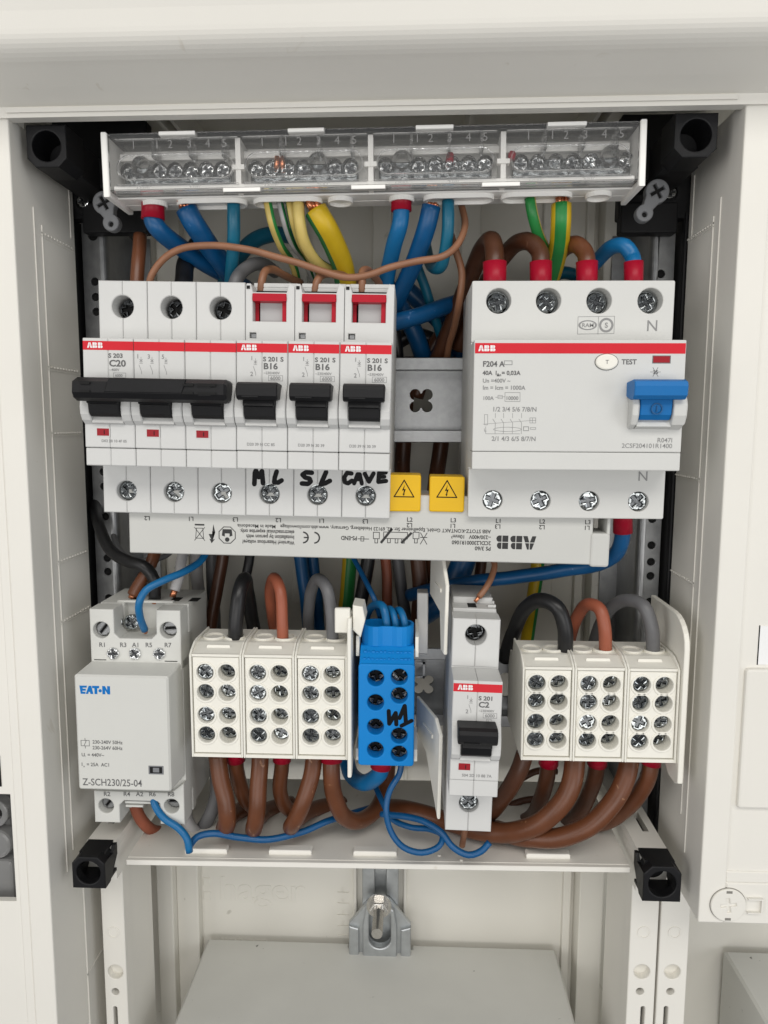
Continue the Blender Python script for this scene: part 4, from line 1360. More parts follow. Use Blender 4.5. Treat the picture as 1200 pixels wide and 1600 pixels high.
def up(s, u, v, h, al='LEFT', bold=.018, sx=1.0, u2=None):
    """print turned head down; u,v = its visual right end on its cap line"""
    q = BL(u, v); o.text(s, q.x, q.z, -0.04, h, al, sx, bold, 0, 0.05, math.pi, fit=(q.x - BL(u2, v).x) if u2 else None)
def up_c(s, u, v, h, bold=.012):
    q = BL(u, v); o.text(s, q.x, q.z, -0.04, h, 'CENTER', 1.0, bold, 0, 0.05, math.pi)
for s, u, v in (('L2', 230, 806), ('L1', 299, 807), ('L3', 368, 808), ('L2', 435, 809), ('L1', 503, 810), ('L3', 571, 811)): up_c(s, u, v + .5, 1.55)
for a, b, u, v in (('L2', 'L2', 640, 808), ('L3', 'L1', 708, 809), ('L1', 'L3', 778, 810), ('L2', 'L2', 847, 811), ('L3', 'L1', 918, 812)):
    q = BL(u, v + 7); o.text(a, q.x, q.z, -0.04, 1.55, 'CENTER', 1.0, .012)
    up_c(b, u, v + 9.5, 1.55)
up('ABB STOTZ-KONTAKT GmbH, Eppelheimer Str. 82, 69123 Heidelberg, Germany, www.abb.com/lowvoltage', 767, 828, 1.32, bold=.012, u2=438)
up('Made in Macedonia', 431, 820.3, 1.32, bold=.012, u2=371)
up('~230/400V   10mm²', 767, 837, 1.35, u2=705); up('2CDL230001R1060', 767, 846, 1.4, u2=706); up('PS 3/60', 767, 854.5, 1.4, u2=742)
up('Warning! Hazardous voltage!', 460, 845.5, 1.4, u2=379); up('Installation by person with', 460, 837, 1.4, u2=385); up('electrotechnical expertise only.', 460, 829, 1.4, u2=375)
up('PS-END', 558, 838, 1.5, u2=533)
q = BL(838, 838)
logo(o, q.x, q.z, -0.05, 5.0, 0, None, True)
# CE mark (head down)
q = BL(484, 840)
for k, x in enumerate((q.x + 1.6, q.x - 2.6)):
    arc = [(x + 2.0 * math.cos(R(a)) , q.z + 2.0 * math.sin(R(a))) for a in range(-80, 81, 20)]
    o.line(arc, .55, -0.05)
    if k: o.line([(x + 0.6, q.z), (x + 1.9, q.z)], .5, -0.07)
# warning figures
q = BL(355, 836)
o.line([(q.x + 3.3 * math.cos(R(22.5 + 45 * k)), q.z + 3.3 * math.sin(R(22.5 + 45 * k))) for k in range(8)], .3, -0.05, 0, True)
o.plate([circ(q.x, q.z - 1.7, .85, 14)], -0.06, 0); o.plate([[(q.x - 1.7, q.z + 2.2), (q.x + 1.7, q.z + 2.2), (q.x + 2.0, q.z - .2), (q.x + .9, q.z - .6), (q.x + .9, q.z + .6), (q.x - .9, q.z + .6), (q.x - .9, q.z - .6), (q.x - 2.0, q.z - .2)]], -0.06, 0)
q = BL(331, 834)
o.plate([[(q.x + .6, q.z + 3.6), (q.x + 1.3, q.z + .6), (q.x + .1, q.z + .9), (q.x + .4, q.z - 2.2), (q.x + 1.2, q.z - 1.9), (q.x - .1, q.z - 3.6), (q.x - .9, q.z - 1.9), (q.x - .3, q.z - 2.1), (q.x - 1.2, q.z - .1), (q.x + .1, q.z - .1)]], -0.05, 0)
q = BL(312, 836)
o.box(q.x - 1.8, q.x + 1.8, -0.06, 0, q.z + 3.6, q.z + 4.2, 0)
o.line([(q.x - 1.2, q.z + 2.6), (q.x + 1.2, q.z + 2.6), (q.x + 1.5, q.z - 1.2), (q.x - 1.5, q.z - 1.2)], .22, -0.05, 0, True)
o.line([(q.x - 1.9, q.z + 2.9), (q.x + 1.9, q.z - 2)], .22, -0.07); o.line([(q.x + 1.9, q.z + 2.9), (q.x - 1.9, q.z - 2)], .22, -0.08)
# cutting pictograms
def comb(u, w, h, teeth):
    q = BL(u, 840)
    o.line([(q.x - w, q.z - h * .2), (q.x - w, q.z + h), (q.x + w, q.z + h), (q.x + w, q.z - h * .2)], .25, -0.05, 0, True)
    for k in teeth: o.line([(q.x + k - .5, q.z - h * .2), (q.x + k - .5, q.z - h), (q.x + k + .5, q.z - h), (q.x + k + .5, q.z - h * .2)], .25, -0.06)
comb(588, 1.1, 2.0, (0,)); comb(618, 4.4, 2.0, (-2.4, .4, 2.8)); comb(650, 1.1, 2.0, (0,))
q = BL(603, 838); o.line([(q.x - 1.6, q.z - 2.2), (q.x + 2.0, q.z + 2.6)], .9, -0.09)
q = BL(636, 840); o.line([(q.x - 1.8, q.z - 1.8), (q.x + 1.4, q.z + 1.6)], .9, -0.09)
q = BL(662, 841); o.line([(q.x - 1.2, q.z - 2.2), (q.x + 1.2, q.z + 2)], .25, -0.06); o.line([(q.x + 1.2, q.z - 2.2), (q.x - 1.2, q.z + 2)], .25, -0.07); o.line([(q.x - 1.2, q.z + .3), (q.x + 1.2, q.z + .3)], .25, -0.08)
q = BL(566, 842); o.line([(q.x - 1.6, q.z), (q.x + 2.4, q.z)], .25, -0.06); o.line([(q.x - .5, q.z - .8), (q.x + .6, q.z - .8), (q.x + .6, q.z + .8), (q.x - .5, q.z + .8)], .22, -0.07, 0, True)
part('printing', o, 'inkd', t)

t = thing('contact_cap_pair', 'pair of yellow shock-hazard caps on the busbar beside the grey safety switch', 'cap', (4.7, 2, -33), R(0.6), world=True)
for u0, u1, v0 in ((605, 657, 742), (671, 725, 744)):
    a, b = P(u0, v0, 2), P(u1, 800, 2)
    o = MB(); o.box(a.x, b.x, 2, 14, b.z, a.z, 0.5, r=0.7)
    c_ = part('cap', o, 'yellow', t)
    o = MB()
    m = P((u0 + u1) / 2, 766, 1.95)
    tri = lambda s_: [(m.x - 3.6 * s_, m.z - 2.5 * s_), (m.x + 3.6 * s_, m.z - 2.5 * s_), (m.x, m.z + 3.6 * s_)]
    o.line(tri(1), .38, 1.94, 0, True)
    o.plate([[(m.x + .25, m.z + 2.0), (m.x - .75, m.z - .2), (m.x - .05, m.z - .1), (m.x - .3, m.z - 1.5), (m.x - .6, m.z - 1.35), (m.x - .05, m.z - 2.2), (m.x + .25, m.z - 1.25), (m.x + .02, m.z - 1.4), (m.x + .6, m.z + .35), (m.x - .1, m.z + .3)]], 1.92, 2)
    part('hazard_mark', o, 'mark', c_)
o = MB(); a, b = P(655, 791, 4), P(673, 799, 4); o.box(a.x, b.x, 4, 12, b.z, a.z, 0.3); part('link', o, 'yellow', t)

# ================================================================= CONTACTOR
YN, YT = -1.0, 10.0
ox = -103.0; oz = -107.0
K = lambda u, v, y: P(u, v, y) - Vector((ox, 0, oz))
t = thing('contactor', 'grey contactor with blue logo in the lower left', 'contactor', (ox, 0, oz), R(0.3))
xl, xr = K(140.5, 1000, YT).x, K(282, 1000, YT).x
ztp, zmid = K(210, 953, YT).z, K(210, 1034, YT).z
zl1, zl0 = K(220, 1236, YT).z, K(220, 1285, YT).z
xl2, xr2 = K(150, 1262, YT).x, K(290, 1262, YT).x
o = MB()
c1, c2, c3_ = K(157.5, 985, YT), K(262, 985, YT), K(210, 970, YT)
w0, w1 = K(177, 970, YT).x, K(243, 970, YT).x
zn = K(210, 998, YT).z
up_l = [(xl, zmid - 3), (xr, zmid - 3), (xr, ztp), (w1, ztp), (w1, zn + 2), (w1 - 2, zn), (w0 + 2, zn), (w0, zn + 2), (w0, ztp), (xl, ztp)]
o.plate([up_l, circ(c1.x, c1.z, 3.3, 24), circ(c2.x, c2.z, 3.3, 24)], YT, YT + 9, 0.5, 2)
o.plate([rrect(xl, xr, zl0 + 2, ztp)], YT + 15, 46)
o.plate([rrect(xl, w0, zmid, ztp)], YT + 11, YT + 15.2); o.plate([rrect(w1, xr, zmid, ztp)], YT + 11, YT + 15.2); o.plate([rrect(xl, xr, zmid, zn)], YT + 8.9, YT + 15.2)
o.plate([rrect(xl, xr, zl0 + 10, zmid)], YT + 2, YT + 15.1)
c4, c5 = K(168, 1258, YT), K(270, 1258, YT)
m0, m1 = K(189, 1260, YT).x, K(252, 1260, YT).x
zl2 = K(220, 1250, YT).z
lo_l = [(xl2, zl0), (m0, zl0), (m0, zl2 - 2), (m0 + 2, zl2), (m1 - 1, zl2), (m1, zl2 - 1), (m1, zl0), (xr2, zl0), (xr2, zl1 + 4.2), (xr2 - 5.2, zl1), (xl2, zl1)]
o.plate([lo_l, circ(c4.x, c4.z, 3.1, 24), circ(c5.x, c5.z, 3.1, 24)], YT - 1, YT + 9, 0.5, 2)
o.plate([rrect(xl2, m0, zl0, zl1)], YT + 11, YT + 15.2); o.plate([rrect(m1, xr2, zl0, zl1)], YT + 11, YT + 15.2)
part('terminal_housing', o, 'cont', t)
# front hood: faceted, wider at the front
xa, xb = K(117, 1100, YN).x, K(263.5, 1100, YN).x
za, zb2 = K(190, 1056, YN).z, K(195, 1236, YN).z
o = MB()
fr = rrect(xa, xb, zb2, za, 1.0, 3)
bk = rrect(xl - .2, xr - .1, zb2 + .5, zmid, 1.0, 3)
n = len(fr)
vs = [(x, YN + .7, z_) for x, z_ in fr] + [(x, YN, z_) for x, z_ in inset(ensure(fr, False), 0.7)] + [(x, YT + 1, z_) for x, z_ in bk]
fs = [(k, (k + 1) % n, n + (k + 1) % n, n + k) for k in range(n)] + [(k, (k + 1) % n, 2 * n + (k + 1) % n, 2 * n + k) for k in range(n)] + [tuple(range(n, 2 * n)), tuple(range(2 * n, 3 * n))]
o.add(vs, fs)
part('hood', o, 'cont', t)
o = MB()
for x0_, x1_, z_, y_ in ((K(147, 1033, YT).x, K(166, 1033, YT).x, zmid + .3, YT - .02), (K(257, 1033, YT).x, K(277, 1033, YT).x, zmid + .3, YT - .02)):
    o.box(x0_, x1_, y_, y_ + .3, z_, z_ + .35, 0)
part('seam', o, 'hole', t)
for c_ in (c1, c4): shared('screw', SLOTG, t, (c_.x, YT + 2.5, c_.z))
for c_ in (c2, c5): shared('screw', SLOTG, t, (c_.x, YT + 3.5, c_.z), (0, 0.8, 0))
for u in (177, 211, 249): shared('small_screw', SCREWT[u % 3], t, (K(u, 1021, YT).x, YT - .9, K(u, 1021, YT).z))
for u in (186, 211): shared('clamp_screw', SCREWS[u % 3], t, (K(u, 970, YT + 12).x, YT + 7.4, K(u, 968, YT + 12).z))
o = MB()
for q, u, v in (('R1', 159, 1011), ('R3', 192, 1011), ('A1', 211, 1011), ('R5', 232, 1011), ('R7', 262, 1011)):
    p = K(u, v, YT); o.text(q, p.x, p.z, YT - .03, 1.75, 'CENTER', bold=.012)
for q, u, v in (('R2', 168, 1244), ('R4', 199, 1244), ('A2', 219, 1244), ('R6', 239, 1244), ('R8', 268, 1244)):
    p = K(u, v, YT - 1); o.text(q, p.x, p.z, YT - 1.03, 1.75, 'CENTER', bold=.012)
p = K(130, 1227, YN); o.text('Z-SCH230/25-04', p.x, p.z, YN - .03, 2.75, sx=0.84, bold=.008)
for s_, u, v, h in (('230-240V 50Hz', 145, 1162, 1.35), ('230-264V 60Hz', 145, 1171, 1.35), ('U  = 440V~', 128, 1182, 1.35), ('i', 133, 1183, .8), ('I   = 25A  AC1', 128, 1197, 1.35), ('n', 131, 1199, .8)):
    p = K(u, v, YN); o.text(s_, p.x, p.z, YN - .03, h, sx=.94, bold=.014)
p = K(133.5, 1161.5, YN)
o.line([(p.x - 1.6, p.z - 1.1), (p.x + 1.6, p.z - 1.1), (p.x + 1.6, p.z + 1.1), (p.x - 1.6, p.z + 1.1)], .2, YN - .05, 0, True)
o.line([(p.x - .5, p.z - 1.1), (p.x + .5, p.z + 1.1)], .2, YN - .08); o.line([(p.x, p.z + 1.1), (p.x, p.z + 2)], .2, YN - .08); o.line([(p.x, p.z - 1.1), (p.x, p.z - 2)], .2, YN - .08)
part('printing', o, 'ink', t)
# blue word mark
o = MB()
p = K(124.5, 1084, YN)
hh, x_0 = 3.0, p.x
def blk(*pts): o.add([(x_0 + a, YN - .05, p.z + b * hh) for a, b in pts], [tuple(range(len(pts)))])
blk((0, 1.05), (2.9, 1.05), (2.75, .78), (1.25, .78), (1.2, .64), (2.5, .64), (2.35, .38), (1.15, .38), (1.1, .24), (2.3, .24), (2.2, -.03), (.4, -.03))
blk((2.35, -.03), (3.6, 1.05), (4.6, 1.05), (5.3, -.03), (4.15, -.03), (4.0, .24), (3.5, .24), (3.3, -.03))
blk((4.9, 1.05), (7.6, 1.05), (7.6, .74), (6.85, .74), (6.85, -.03), (5.75, -.03), (5.75, .74), (4.9, .74))
o.plate([circ(x_0 + 7.95, p.z + .42 * hh, .65, 14)], YN - .05, YN)
blk((8.8, -.03), (8.8, 1.05), (9.9, 1.05), (10.7, .5), (10.7, 1.05), (11.8, 1.05), (11.8, -.03), (10.8, -.03), (9.9, .52), (9.9, -.03))
part('logo', o, 'wlogo', t)
c_ = K(244.5, 1203, YN)
o = MB(); o.plate([rrect(c_.x - 2.9, c_.x + 2.9, c_.z - 1.7, c_.z + 1.7), rrect(c_.x - 2.4, c_.x + 2.4, c_.z - 1.3, c_.z + 1.3)], YN - .25, YN + .1, .1)
w_ = part('indicator_rim', o, 'greyc', t)
o = MB(); o.box(c_.x - 2.4, c_.x + 2.4, YN - .06, YN, c_.z - 1.3, c_.z + 1.3, 0); o.box(c_.x - 1.2, c_.x + 1.2, YN - .12, YN, c_.z - .9, c_.z + .9, 0, 1); part('indicator', o, ['hole', 'greyc'], w_)
# top deck with wire entries
o = MB()
for u in (207, 234, 270, 299): 
    p = K(u, 931, 24); o.plate([rrect(p.x - 1.9, p.x + 1.9, 25, 31)], ztp + .02, ztp + .12, T=TZ)
part('wire_entry', o, 'hole', t)
o = MB(); o.plate([rrect(w0 - 3, w1 + 3, YT + 11.5, YT + 13.5)], ztp, ztp + .8, T=TZ, b=0, bb=.2)
o.box(m0 + 1.5, m1 - 1, YT + 1, YT + 3, zl2 - 2.2, zl2 - 1.2, .1); o.box(m0 + 2, m0 + 9, YT + .4, YT + 3, zl2 - 3.4, zl2 - 2.6, .1)
part('deck_edge', o, 'cont', t)

# ================================================================= DISTRIBUTION BLOCKS
def dist_block(lab, x0, x1, z0, z1, y, roll, group):
    w = x1 - x0
    t = thing('distribution_block', lab, 'terminal block', ((x0 + x1) / 2, y, (z0 + z1) / 2), roll, group)
    h = (z1 - z0) / 2
    hw = w / 2
    o = MB()
    pr = [(1.2, -h + .4), (1.2, h - .4), (8.5, h + 3.6), (40, h + 3.6), (40, -h + .4)]
    xs = (-4.15, 4.15)
    zs = [h * q for q in (.635, .25, -.19, -.57)]
    holes = [circ(a, b, 3.25, 20) for a in xs for b in zs]
    o.plate([rrect(-hw + 1.05, hw - 1.05, -h + 1.5, h - 1.65)] + holes, 0.7, 9.6, 0.2)
    o.plate([[(8, -h + .5), (40, -h + .5), (40, h - 6), (27, h - 6), (27, h + 2.0), (8.8, h + 2.0), (1.3, h - .4), (8, h - .6)]], -hw + .6, hw - .6, T=TX)
    part('body', o, 'cream', t)
    o = MB()
    for q in (-1, 1):
        a, b = sorted((q * hw, q * (hw - .75)))
        o.plate([[(0, -h), (40, -h), (40, h - 5), (29, h - 4), (26, h + 3.2), (9.5, h + 3.4), (6, h + 2.9), (2, h + 1.0), (0, h - .6)]], a, b, 0.2, 1, 0, TX, .2)
    part('side_wall', o, 'cream', t)
    o = MB()
    o.plate([rrect(-hw + .8, hw - .8, -h, -h + 1.2)], 0.2, 5)
    part('lower_rim', o, 'cream', t)
    o = MB(); o.plate([rrect(-hw + .8, hw - .8, h - 1.4, h - .3)], 0.2, 5, .3)
    part('upper_rim', o, 'cream', t)
    o = MB()
    for a in xs:
        for b in zs: o.plate([circ(a, b, 4.15, 24), circ(a, b, 3.3, 24)], 0.3, 1.0, 0.25, 2)
    part('collar', o, 'cream', t)
    o = MB(); o.plate([rrect(-hw + 1, hw - 1, -h + 1, h - 1)], 9.0, 9.5); part('shaded_well_floor', o, 'hole', t)  # one dark sheet gives all the wells their shade
    for i, a in enumerate(xs):
        for j, b in enumerate(zs):
            shared('screw', SCREWS[random.randrange(4)], t, (a, 1.7 + i * 2.8 + random.uniform(-.3, 1.1), b), (random.uniform(-.16, .16), random.uniform(0, 6.2), random.uniform(-.16, .16)))
    o = MB()
    for a in (-4.3, 4.3):
        o.plate([circ(a, 15, 4.3, 22), circ(a, 15, 3.5, 22)], h + 1.9, h + 2.9, T=TZ)
    part('inlet_collar', o, 'cream', t)
    o = MB(); o.plate([circ(-4.3, 15, 3.5, 18)], h + 2.0, h + 2.1, T=TZ); part('inlet_floor', o, 'back', t)
    o = MB(); o.plate([rrect(-4.5, 4.5, -1.2, 1.2, .5)], -0.02, 0.15)
    me = o.mesh('label_rest', [M['cream']])
    q = shared('label_rest', me, t, (0, 5.0, h + .65), (R(-20) - math.pi / 2 + R(90), 0, 0))
    return t


gl = 'white distribution blocks left of the blue block'
gr = 'white distribution blocks beside the right panel'
xe0, xe1 = PX(297, 1100, 2), PX(543, 1100, 2)
zb_, zt_ = PZ(420, 1185, 2), PZ(420, 1023, 2)
wl = (xe1 - xe0) / 3
for k, s in enumerate(('white distribution block next to the contactor, fed by the black cable', 'middle white distribution block left of the blue block, fed by a red-brown loop', 'white distribution block closest to the left of the blue block, fed by a grey loop')):
    dist_block(s, xe0 + wl * k + .1, xe0 + wl * (k + 1) - .1, zb_, zt_, 2, R(0.0), gl)
xr0, xr1 = PX(815, 1110, 2), PX(1061, 1110, 2)
zb3, zt3 = PZ(930, 1190, 2), PZ(930, 1043, 2)
wr = (xr1 - xr0) / 3
for k, s in enumerate(('white distribution block fed by an arching black cable, right of the lone breaker', 'middle white distribution block of the right trio, fed by a red-brown arch', 'white distribution block against the right panel, fed by a grey arch')):
    dist_block(s, xr0 + wr * k + .1, xr0 + wr * (k + 1) - .1, zb3, zt3, 2, R(-0.2), gr)

t = thing('end_plate', 'thin white end plate with a clip closing the left trio of white blocks', 'end plate', (xe1 + .8, 2, zb_ - 6), world=True)
o = MB()
o.plate([[(0, zb_ - 6), (4, zb_ - 6.5), (12, zb_ - 1), (40, zb_ - 1), (40, zt_ + 12), (12, zt_ + 14), (2, zt_ + 14.5), (0, zt_ + 11)]], xe1 + .1, xe1 + 1.6, .3, 1, 0, TX, .3)
part('plate', o, 'cream', t)
o = MB()
a = P(546, 948, 4)
o.box(a.x - 5.5, a.x + .3, 3, 5, a.z - 10, a.z - .5, .4); o.plate([[(a.x + 1.2, a.z - 9), (a.x + 4.2, a.z - 12), (a.x + 6, a.z - 5), (a.x + 5, a.z), (a.x + 1.2, a.z + .6)]], 4, 16, .5, 2)
part('clip', o, 'cream', t)

t = thing('end_plate', 'large rounded white end plate against the inside of the right panel', 'end plate', (xr1 + 1, 2, zb3 - 8), world=True)
o = MB()
arc = [(40, zt3 + 19)] + [(14 - 14 * math.sin(R(a)), zt3 + 8 + 11 * math.cos(R(a))) for a in range(0, 91, 15)]
o.plate([[(0, zb3 - 7), (3, zb3 - 8.5), (10, zb3 - 8.5), (18, zb3 - 3), (40, zb3 - 3)] + arc], xr1 + .1, xr1 + 2.2, .4, 2, 0, TX, .4)
part('plate', o, 'cream', t)

# ---------------------------------------------------------------- blue block
bx0, bx1 = PX(559.5, 1110, 2), PX(647, 1110, 2)
bz0, bz1 = PZ(602, 1197, 2), PZ(602, 1038, 2)
t = thing('distribution_block', 'blue neutral block with N1 written on it in black pen', 'terminal block', ((bx0 + bx1) / 2, 2, bz0), R(0.2), world=True)
holes = [(P(586.5, v, 2), ) for v in (1060, 1098, 1136, 1172)] + [(P(623.5, v, 2), ) for v in (1058, 1087, 1150, 1178)]
o = MB()
o.plate([rrect(bx0, bx1, bz0, bz1, 1.2)] + [circ(p[0].x, p[0].z, 3.15, 22) for p in holes], 2, 11, 0.5, 2)
o.plate([rrect(bx0 + .4, bx1 - .4, bz0 + .6, bz1)], 11, 42)
o.plate([[(2.6, bz1 - .2), (42, bz1 - .2), (42, bz1 + 5), (9, bz1 + 5)]], bx0 + .4, bx1 - .4, T=TX)
xm_ = (bx0 + bx1) / 2
lob = lambda d: [(xm_ + sx_ * (4.6 - 0 * d) + (5.6 - d) * math.cos(R(a_)), 14.5 + (6.2 - d) * math.sin(R(a_))) for sx_, rng in ((1, range(-120, 121, 20)), (-1, range(60, 301, 20))) for a_ in rng]
o.plate([lob(0), lob(1.0)], bz1 + 4.8, bz1 + 12.6, T=TZ, b=0.2)
for q in (.3, .72):
    xm = bx0 + (bx1 - bx0) * q
    o.plate([circ(xm, 14, 4.6, 18)], bz0 - 1.4, bz0 + .2, T=TZ)
part('body', o, 'bblock', t)
o = MB()
for k in range(24):
    x_q, yq = bx0 + 1.8 + (k % 12) * 1.55, 4.0 + (k // 12) * 2.4
    zq = bz1 - .2 + (yq - 2.6) / 6.4 * 5.2
    o.box(x_q, x_q + random.uniform(.5, 1.1), yq - .12, yq + 1, zq + .1, zq + random.uniform(.5, .9), 0)
part('moulded_print', o, 'bblock', t)
o = MB(); o.plate([lob(0.8)], bz1 + 8.0, bz1 + 8.4, T=TZ); part('inlet_floor', o, 'hole', t)
o = MB(); o.plate([rrect(bx0 + 1.5, bx1 - 1.5, bz0 + 1.5, bz1 - 1.5)], 10.0, 10.8); part('shaded_well_floor', o, 'hole', t)  # dark sheet paints the shade behind the screws
for k, p in enumerate(holes): shared('screw', SCREWD[k % 4], t, (p[0].x, 7.4 if k < 4 else 6.0, p[0].z), (0, k, 0))
o = MB()
n0 = P(607, 1128, 1.9); s_ = .215
Wp = lambda pts: [(P(u, v, 1.9).x, P(u, v, 1.9).z) for u, v in pts]
o.stroke(Wp([(607, 1111), (608, 1131), (618, 1114), (619, 1132)]), 1.6, 1.93)
o.stroke(Wp([(624, 1122), (632, 1103), (634, 1130)]), 1.6, 1.93); o.stroke(Wp([(627, 1134), (643, 1126)]), 1.5, 1.9)
part('handwriting', o, 'mark', t)
o = MB()
for q in (bx0 - 1.4, bx1 + .1):
    for y1_, za_, zb__ in ((30, bz0 - .8, bz0 + 4), (34, bz1 + 1, bz1 + 9)):
        o = MB(); o.box(q, q + 1.3, 8, y1_, za_, zb__, .2); part('carrier_lug', o, 'cream', t)

# ---------------------------------------------------------------- divider plates beside the lone breaker
for lab, pts, back, rest, yw in (('upper thin white divider plate left of the lone C2 breaker', [(697, 876), (702, 915), (694, 1023)], 36, 0, 9),
                       ('lower thin white divider plate left of the lone C2 breaker', [(692, 1132), (693, 1150), (684, 1280)], 34, 1, 17)):
    t = thing('divider_plate', lab, 'plate', P(*pts[2], 2), R(1.0), world=True)
    t.rotation_euler.z = R(yw)
    a, b, c = [P(*p, 4) for p in pts]
    x = b.x
    o = MB()
    if rest == 0: lp = [(14, a.z + 16), (14, a.z), (4, b.z), (4, c.z), (10, c.z), (14, c.z + 14), (back, c.z + 16), (back, a.z + 16)]
    else: lp = [(10, a.z), (4, b.z), (4, c.z), (20, c.z + 20), (back, c.z + 24), (back, a.z)]
    o.plate([lp], x - 1.4, x, .3, 1, 0, TX, .3)
    part('plate', o, 'cream', t)
    o = MB(); o.plate([[(12, b.z - 3), (24, b.z - 3), (24, b.z - 5.5), (12, b.z - 4.5)]], x - 1.9, x - 1.3, 0, 1, 0, TX)
    part('rib', o, 'cream', t)
t = thing('end_clamp', 'pale plastic carrier standing on the lower rail right of the blue block', 'clamp', P(655, 1020, 36), world=True)
o = MB(); a = P(652, 925, 38); b = P(668, 1020, 38)
o.box(a.x, b.x, 36, 44, b.z, a.z, .4); part('post', o, 'white', t)
o = MB(); a = P(652, 1035, 44); b = P(664, 1060, 44)
o.box(a.x, b.x, 44.2, 44.8, b.z, b.z + 1, 0); o.box(b.x - 1, b.x, 44.2, 44.8, b.z, a.z, 0); o.box(a.x, b.x, 44.2, 44.8, a.z - 1, a.z, 0)
part('foot', o, 'galv', t)

# ================================================================= CABLES
U = 'upper'
wire('blue cable with crimson ferrule under the left end of the terminal bar', [(239, 322, 13), (239, 344, 13), (244, 354, 13), (260, 370, 17), (285, 388, 24), (320, 412, 33), (352, 430, 42), (385, 450, 52)], 30, 'wblue', ferrule=5.2)
wire('thick blue cable with bare strands just right of the leftmost ferrule', [(291, 326, 13), (302, 348, 14), (325, 383, 22), (350, 415, 33), (362, 440, 42), (370, 480, 52)], 34, 'wblue', copper=2.5)
wire('straight teal cable left of the yellow-green bunch', [(365, 314, 13), (365, 345, 13), (364, 395, 18), (361, 430, 25), (357, 470, 32)], 21, 'teal')
wire('teal cable bowing behind the long thin brown wire', [(352, 445, 38), (372, 402, 44), (398, 376, 50), (425, 366, 56), (470, 372, 72)], 26, 'teal')
YG = 'yellow-green wires under the terminal bar'
wire('leftmost thin yellow-green wire of the bunch under the terminal bar', [(418, 316, 12), (424, 345, 12), (438, 382, 20), (455, 408, 32), (468, 450, 45)], 15, 'wyelp', stripe=('wgrn', 9, 6), group=YG)
wire('pale thin green-edged wire, second of the yellow-green bunch', [(437, 316, 13), (444, 345, 13), (458, 382, 22), (474, 405, 36), (490, 440, 48)], 12, 'wgreyl', stripe=('wgrnd', 8, 7), group=YG)
wire('short thin yellow wire, third of the yellow-green bunch', [(452, 316, 12), (457, 345, 13), (468, 378, 22), (480, 398, 34), (500, 430, 50)], 14, 'wyelp', stripe=('wgrnd', 2, 4), group=YG)
wire('pale yellow wire crossing right in front of the bunch', [(466, 316, 11), (468, 345, 11), (476, 380, 15), (494, 408, 22), (525, 428, 32), (560, 448, 46)], 19, 'wyelp', stripe=('wgrnd', 10, 2), group=YG)
wire('thick yellow cable with bare strands beside the yellow-green bunch', [(493, 328, 12), (505, 350, 13), (524, 385, 20), (537, 420, 28), (543, 470, 36)], 38, 'wyel', copper=3.0, stripe=('wgrnd', 2, 3))
wire('long thin brown wire swinging across in front of the upper cables', [(232, 450, 14), (237, 430, 13), (255, 405, 12), (285, 388, 11), (330, 384, 10), (380, 388, 9), (440, 404, 9), (500, 422, 9), (540, 433, 9), (575, 430, 9), (610, 418, 9), (650, 408, 9), (690, 401, 10), (714, 384, 13), (726, 355, 17), (722, 325, 22), (714, 300, 30)], 12.5, 'tbrown', name='wire')
wire('thin brown wire dropping behind the left edge of the wide safety switch', [(702, 360, 34), (712, 392, 28), (722, 425, 28), (718, 470, 30), (708, 515, 42), (700, 550, 52), (690, 640, 72)], 13, 'tbrown', name='wire')
wire('blue cable with crimson ferrule under the middle of the terminal bar', [(627, 308, 13), (627, 334, 13), (625, 352, 13), (616, 382, 18), (606, 425, 28), (598, 500, 45)], 27, 'wblue2', ferrule=5.4)
wire('thick blue cable left of the teal loop in the middle', [(674, 322, 13), (668, 350, 14), (654, 392, 20), (634, 438, 30), (612, 490, 45)], 31, 'wblue', copper=1.0)
wire('teal cable looping up behind the thin brown wire', [(700, 314, 14), (700, 345, 14), (696, 390, 18), (690, 415, 22), (678, 419, 30), (668, 400, 40), (662, 350, 55)], 20, 'teal')
wire('dark teal cable running down behind the thick blue cables', [(648, 405, 48), (662, 445, 52), (676, 485, 56), (700, 560, 66)], 16, 'teal')
wire('blue cable lying level in the gap between the breakers', [(598, 508, 34), (630, 500, 38), (665, 490, 43), (705, 476, 50), (745, 462, 62)], 28, 'wblue')
wire('blue cable slanting down across the gap above the upper rail', [(600, 440, 54), (628, 485, 58), (652, 530, 62), (672, 590, 70)], 30, 'wblue')
wire('dark blue cable crossing at the back of the gap', [(620, 440, 70), (655, 470, 72), (690, 505, 74), (720, 560, 78)], 30, 'wblue')
wire('black cable hanging behind the right edge of the upper single breakers', [(612, 490, 58), (620, 530, 58), (622, 600, 62)], 18, 'wblack')
RC = 'brown supply cables entering the safety switch'
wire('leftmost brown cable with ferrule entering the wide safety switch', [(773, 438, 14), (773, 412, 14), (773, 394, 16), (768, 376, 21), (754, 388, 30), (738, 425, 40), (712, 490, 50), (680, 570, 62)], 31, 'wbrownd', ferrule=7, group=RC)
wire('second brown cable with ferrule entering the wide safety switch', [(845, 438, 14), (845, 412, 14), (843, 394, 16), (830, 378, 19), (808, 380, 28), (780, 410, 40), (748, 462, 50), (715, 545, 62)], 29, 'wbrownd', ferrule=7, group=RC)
wire('third brown cable with ferrule entering the wide safety switch', [(917, 438, 14), (917, 412, 14), (914, 397, 16), (902, 383, 19), (884, 386, 28), (864, 412, 38), (848, 450, 50)], 28, 'wbrown', ferrule=7, group=RC)
wire('blue cable with ferrule entering the right end of the wide safety switch', [(990, 438, 14), (990, 414, 14), (988, 402, 16), (976, 385, 17), (958, 385, 22), (938, 402, 32), (915, 430, 44), (895, 460, 52)], 25, 'wblue2', ferrule=7)
